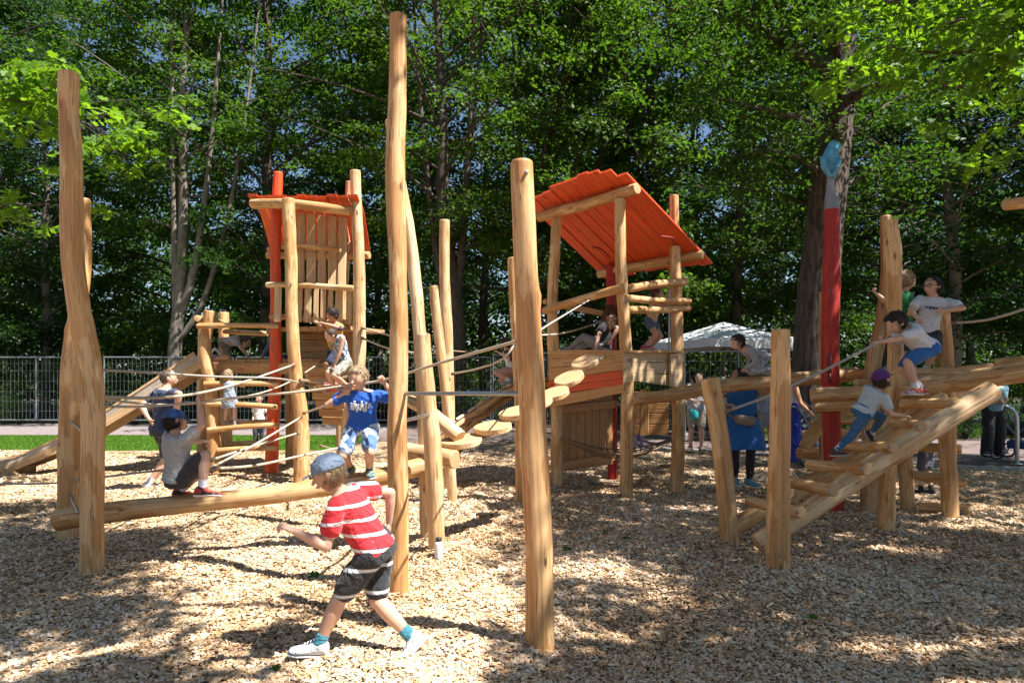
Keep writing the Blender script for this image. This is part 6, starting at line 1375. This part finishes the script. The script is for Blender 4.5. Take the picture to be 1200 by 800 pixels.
for key, (base, r0) in trees.items():
    tr = NP(); cr_ = NP(); hub = base+np.array([0, 0, 6.2]); tr.add(*ntube(bez(base-np.array([0, 0, .3]), base+np.array([.15, .1, 3]), hub, 12), r0, r0*.7, 14)); tr.add(*ntube(bez(hub, hub+np.array([.2, 0, 4]), hub+np.array([0, .3, 9]), 10), r0*.7, .04, 10))
    pts = asg[key]
    if len(pts):
        pts = np.array(pts); mains = pts[rs.choice(len(pts), min(9, len(pts)), replace=False)]
        mp = [bez(hub, hub*.4+mn*.6+np.array([0, 0, .9]), mn, 12) for mn in mains]
        for m_ in mp: tr.add(*ntube(m_, .09, .02, 7))
        allp = np.concatenate(mp)
        for q, c in enumerate(pts):
            if q % 3 == 0:
                j = np.argmin(np.linalg.norm(allp-c, axis=1)); a0 = allp[j]; tr.add(*ntube(bez(a0, (a0+c)/2+np.array([0, 0, .2]), c, 5), .016, .005, 4))
        v, f, a = sprays(pts, np.array([SUN.x*.5, SUN.y*.5, 1])+rs.normal(0, .2, (len(pts), 3)), rs.uniform(.3, .55, len(pts)), 60, rs, .125); cr_.add(v, f, a)
    # crown above so that the tree is whole
    k = 120; top = np.stack([base[0]+np.clip(rs.normal(0, 1.6, k), -2.2, 2.2), base[1]+np.clip(rs.normal(0, 1.6, k), -2.4, 2.4), rs.uniform(10.5, 15.5, k)], 1) if key != 'f' else np.stack([rs.normal(base[0], 2.2, k), rs.normal(base[1], 2.2, k), rs.uniform(7, 15.5, k)], 1)
    v, f, a = sprays(top, np.array([0, 0, 1])+rs.normal(0, .3, (k, 3)), rs.uniform(.4, .8, k), 40, rs, .13); cr_.add(v, f, a)
    v2 = []
    for (w, r, sprd, nsp) in own[key][0]:
        ww = [hub+np.array([0, 0, -.6])]+w if False else w
        d0 = w[0]-hub; tr.add(*ntube(bez(hub+np.array([0, 0, -.8]), hub*.5+w[0]*.5+np.array([0, 0, .5]), w[0], 10), r*1.3, r, 7))
        seg = np.array(resample([V(x) for x in w], .12)[0]); tr.add(*ntube(seg, r*.8, .006, 6)); n_ = len(seg)
        cs, nsn = [], []
        for q in range(nsp):
            t = rs.random()**.7; b0 = seg[int(t*(n_-1))]; e2 = b0+np.array([rs.normal(0, sprd[0]), rs.normal(0, sprd[1]), rs.normal(0, sprd[2])])
            tr.add(*ntube(bez(b0, (b0+e2)/2+np.array([0, 0, .06]), e2, 4), .007, .003, 4)); cs.append(e2); nsn.append(np.array([0, -.15, 1])+rs.normal(0, .25, 3))
        v2.append((cs, nsn))
    place_tree((tr.mesh('trunk', [BARK], True), cr_.mesh('crown', [LEAF[1]], False)), V((0, 0, 0)), 0, 1, LB[key][0], name=LB[key][1], group=None)
    root = [o for o in bpy.data.objects if o.get('label') == LB[key][0]][0]
    if v2:
        lo = NP()
        for cs, nsn in v2:
            v, f, a = sprays(cs, nsn, rs.uniform(.20, .36, len(cs)), 34, rs, .105, 'maple', .14); lo.add(v, f, a)
        o = bpy.data.objects.new('foliage', lo.mesh('foliage', [LEAFB], False)); col.objects.link(o); o.parent = root; o['label'] = 'sunlit low foliage with lobed leaves'
# shrubs along the edge of the wood
def shrub_mesh(seed, r, h, per=24, lm=None):
    rs = np.random.default_rng(seed); tr = NP(); k = 120; th_ = rs.uniform(0, 6.28, k); rr = r*np.sqrt(rs.random(k)); z = h*rs.random(k)**.8*(1-.4*(rr/r)**2)+.1
    c = np.stack([rr*np.cos(th_), rr*np.sin(th_), z], 1)
    for q in range(0, k, 5): tr.add(*ntube(bez((rs.normal(0, .12), rs.normal(0, .12), -.1), c[q]*np.array([.4, .4, .6]), c[q], 6), .022, .005, 4))
    v, f, a = sprays(c, np.stack([c[:, 0]*.5, c[:, 1]*.5, np.full(k, 1.)], 1)+rs.normal(0, .3, (k, 3)), rs.uniform(.25, .5, k), per, rs, .10); return tr.mesh('stems', [BARK], True), fastmesh('foliage', v, f, [lm or LEAF[seed % 3]], False, {'rnd': ('FACE', 'FLOAT', a)})
shr = [shrub_mesh(31, 1.5, 2.6), shrub_mesh(32, 1.2, 1.9), shrub_mesh(33, 1.7, 3.2, lm=LEAF[0])]
def shrub(k, loc, s, label, group):
    root = bpy.data.objects.new('shrub', None); col.objects.link(root); root.location = loc; root.rotation_euler = (0, 0, rs0.uniform(0, 6)); root.scale = (s, s, s); tag(root, label, 'shrub', group)
    for nm, me in zip(('stems', 'foliage'), shr[k]): o = bpy.data.objects.new(nm, me); col.objects.link(o); o.parent = root
x = -24.
i = 0
while x < 22:
    Y = 22.5+rs0.uniform(-.4, .8) if x < -1 else 20.6+rs0.uniform(-.3, 1.0)
    shrub(i % 3, V((x, Y, -.15)), rs0.uniform(.7, 1.15), 'dark leafy shrub in the undergrowth along the edge of the wood', 'undergrowth shrubs along the wood'); x += 1.9+rs0.uniform(-.3, .4); i += 1
for px, Y, s, lb in ((8, 20.9, .45, 'small bright shrub behind the fence at the left edge'), (160, 20.9, .5, 'small sunlit shrub behind the fence left of the man in navy'), (1000, 15.5, .5, 'low bright shrub beside the massive furrowed trunk'), (1130, 16.4, .5, 'low shrub behind the path beside the adult in plaid'), (1185, 16.6, .45, 'low shrub behind the path at the right edge')):
    shrub(1, GX(px, Y), s, lb, None)
# grass
def grass(name, label, reg, n, h, mat):
    k = n; x, y = reg(k); z = np.full(k, -.05); az = rng.uniform(0, 6.28, k); hh = h*rng.uniform(.5, 1.2, k); w = .006*(1+rng.random(k)); ln = rng.normal(0, .35, (k, 2))*hh[:, None]
    c = np.stack([x, y, z], 1); s = np.stack([np.cos(az)*w, np.sin(az)*w, 0*w], 1); t = c+np.stack([ln[:, 0], ln[:, 1], hh], 1)
    v = np.stack([c-s, c+s, t], 1).reshape(-1, 3); f = (np.arange(k)*3)[:, None]+np.arange(3)[None]
    tag(link(name, fastmesh(name, v, f, [mat], False, {'rnd': ('FACE', 'FLOAT', rng.random(k))})), label, None, None, 'stuff')
GRS = leaf_mat('grass_blade', (.09, .19, .02), (.16, .29, .035), (.25, .42, .04), .5)
grass('grass', 'short bright green lawn strip between the wood chips and the path', lambda k: (rng.uniform(-22, -3.4, k), rng.uniform(13.3, 17.25, k)), 110000, .05, GRS)
grass('grass', 'rough grass under the trees behind the paved path', lambda k: (rng.uniform(5.5, 24, k), rng.uniform(16.4, 20.5, k)), 45000, .16, GRS)
# a few fallen green leaves
for i, (px, py) in enumerate(((664, 642), (733, 636), (952, 732), (368, 681), (323, 788), (967, 612), (710, 625), (1118, 590))):
    g_ = G(px, py); c = np.array([[g_.x, g_.y, float(gz(g_.x, g_.y))+.025]]); v, f, _ = leaves(c, np.array([[0, -.3, 3.]]), .085 if i < 4 else .06, np.random.default_rng(i), 'maple')
    o = link('fallen_leaf', fastmesh('fallen_leaf', v-c, f, [LEAFB], False, {'rnd': ('FACE', 'FLOAT', [.2])}), None, V(c[0])); md = o.modifiers.new('t', 'SOLIDIFY'); md.thickness = .001
    tag(o, 'green leaf fallen on the wood chips', 'leaf', 'green leaves fallen on the wood chips')
# twigs, bark flakes and dry leaves among the chips
rs = np.random.default_rng(91); k = 420; y = 3.0+rs.random(k)**1.2*9; x = (rs.random(k)*2-1)*.8*y; lt_ = NP()
for i in range(k):
    a_ = rs.uniform(0, 6.28); l_ = rs.uniform(.02, .09); c_ = np.array([x[i], y[i], float(gz(x[i], y[i]))+.02]); d_ = np.array([math.cos(a_), math.sin(a_), rs.normal(0, .12)])*l_
    v, f = ntube(bez(c_-d_, c_+np.array([rs.normal(0, .012), rs.normal(0, .012), .006]), c_+d_, 4), .0022*(1+rs.random()), .0012, 4); lt_.add(v, f, np.full(len(f), .3))
tag(link('ground_litter', lt_.mesh('ground_litter', [BARK], True)), 'thin dark twigs scattered over the wood chips', None, None, 'stuff')
# far wood as one mass
rs = np.random.default_rng(8); k = NFAR
xx = rs.uniform(-46, 46, k); yy = rs.uniform(40, 48, k)+.004*xx**2; zt_ = 12.0+2.2*np.sin(xx*.45)+1.6*np.sin(xx*1.1+2); zz = rs.random(k)**1.15*zt_
v, f, a = sprays(np.stack([xx, yy, zz], 1), np.array([0, -.6, 1])+rs.normal(0, .3, (k, 3)), rs.uniform(.7, 1.4, k), 20, rs, .34)
tag(link('distant_wood', fastmesh('distant_wood', v, f, [LEAF[0]], False, {'rnd': ('FACE', 'FLOAT', a)})), 'far-off wood closing the view behind the trees', None, None, 'stuff')

# ------------------------------------------------------------------ light, sky, camera
w = bpy.data.worlds.new('World'); sc.world = w; w.use_nodes = True; nt = w.node_tree; bg = nt.nodes['Background']
sky = nt.nodes.new('ShaderNodeTexSky'); sky.sky_type = 'NISHITA'; sky.sun_disc = False
el = math.asin(SUN.z); azs = math.atan2(SUN.x, SUN.y)
sky.sun_elevation = el; sky.sun_rotation = azs; sky.air_density = 1.0; sky.dust_density = .3; sky.ozone_density = 2.5
nt.links.new(sky.outputs[0], bg.inputs[0]); bg.inputs[1].default_value = .052
sl = bpy.data.lights.new('sun', 'SUN'); sl.energy = 5.0; sl.angle = rad(.53); sl.color = (1.0, .975, .94); so = bpy.data.objects.new('sun', sl); col.objects.link(so)
so.rotation_euler = (-SUN).to_track_quat('-Z', 'Y').to_euler(); so.location = SUN*30
cam = bpy.data.cameras.new('camera'); cam.lens = 24.0; cam.sensor_width = 36.0; cam.clip_end = 1000; cam.clip_start = .05; cam.shift_y = 36/1200
co = bpy.data.objects.new('camera', cam); col.objects.link(co); co.location = (0, 0, EYE); co.rotation_euler = (rad(90), 0, 0); sc.camera = co
sc.view_settings.view_transform = 'Standard'; sc.view_settings.look = 'None'; sc.view_settings.gamma = 1; sc.view_settings.exposure = EXPO
sc.render.engine = 'CYCLES'; cy = sc.cycles
cy.max_bounces = 4; cy.diffuse_bounces = 2; cy.glossy_bounces = 1; cy.transmission_bounces = 3; cy.transparent_max_bounces = 4; cy.caustics_reflective = False; cy.caustics_refractive = False
cy.use_denoising = True; cy.use_adaptive_sampling = True; cy.adaptive_threshold = .015; cy.sample_clamp_indirect = 6
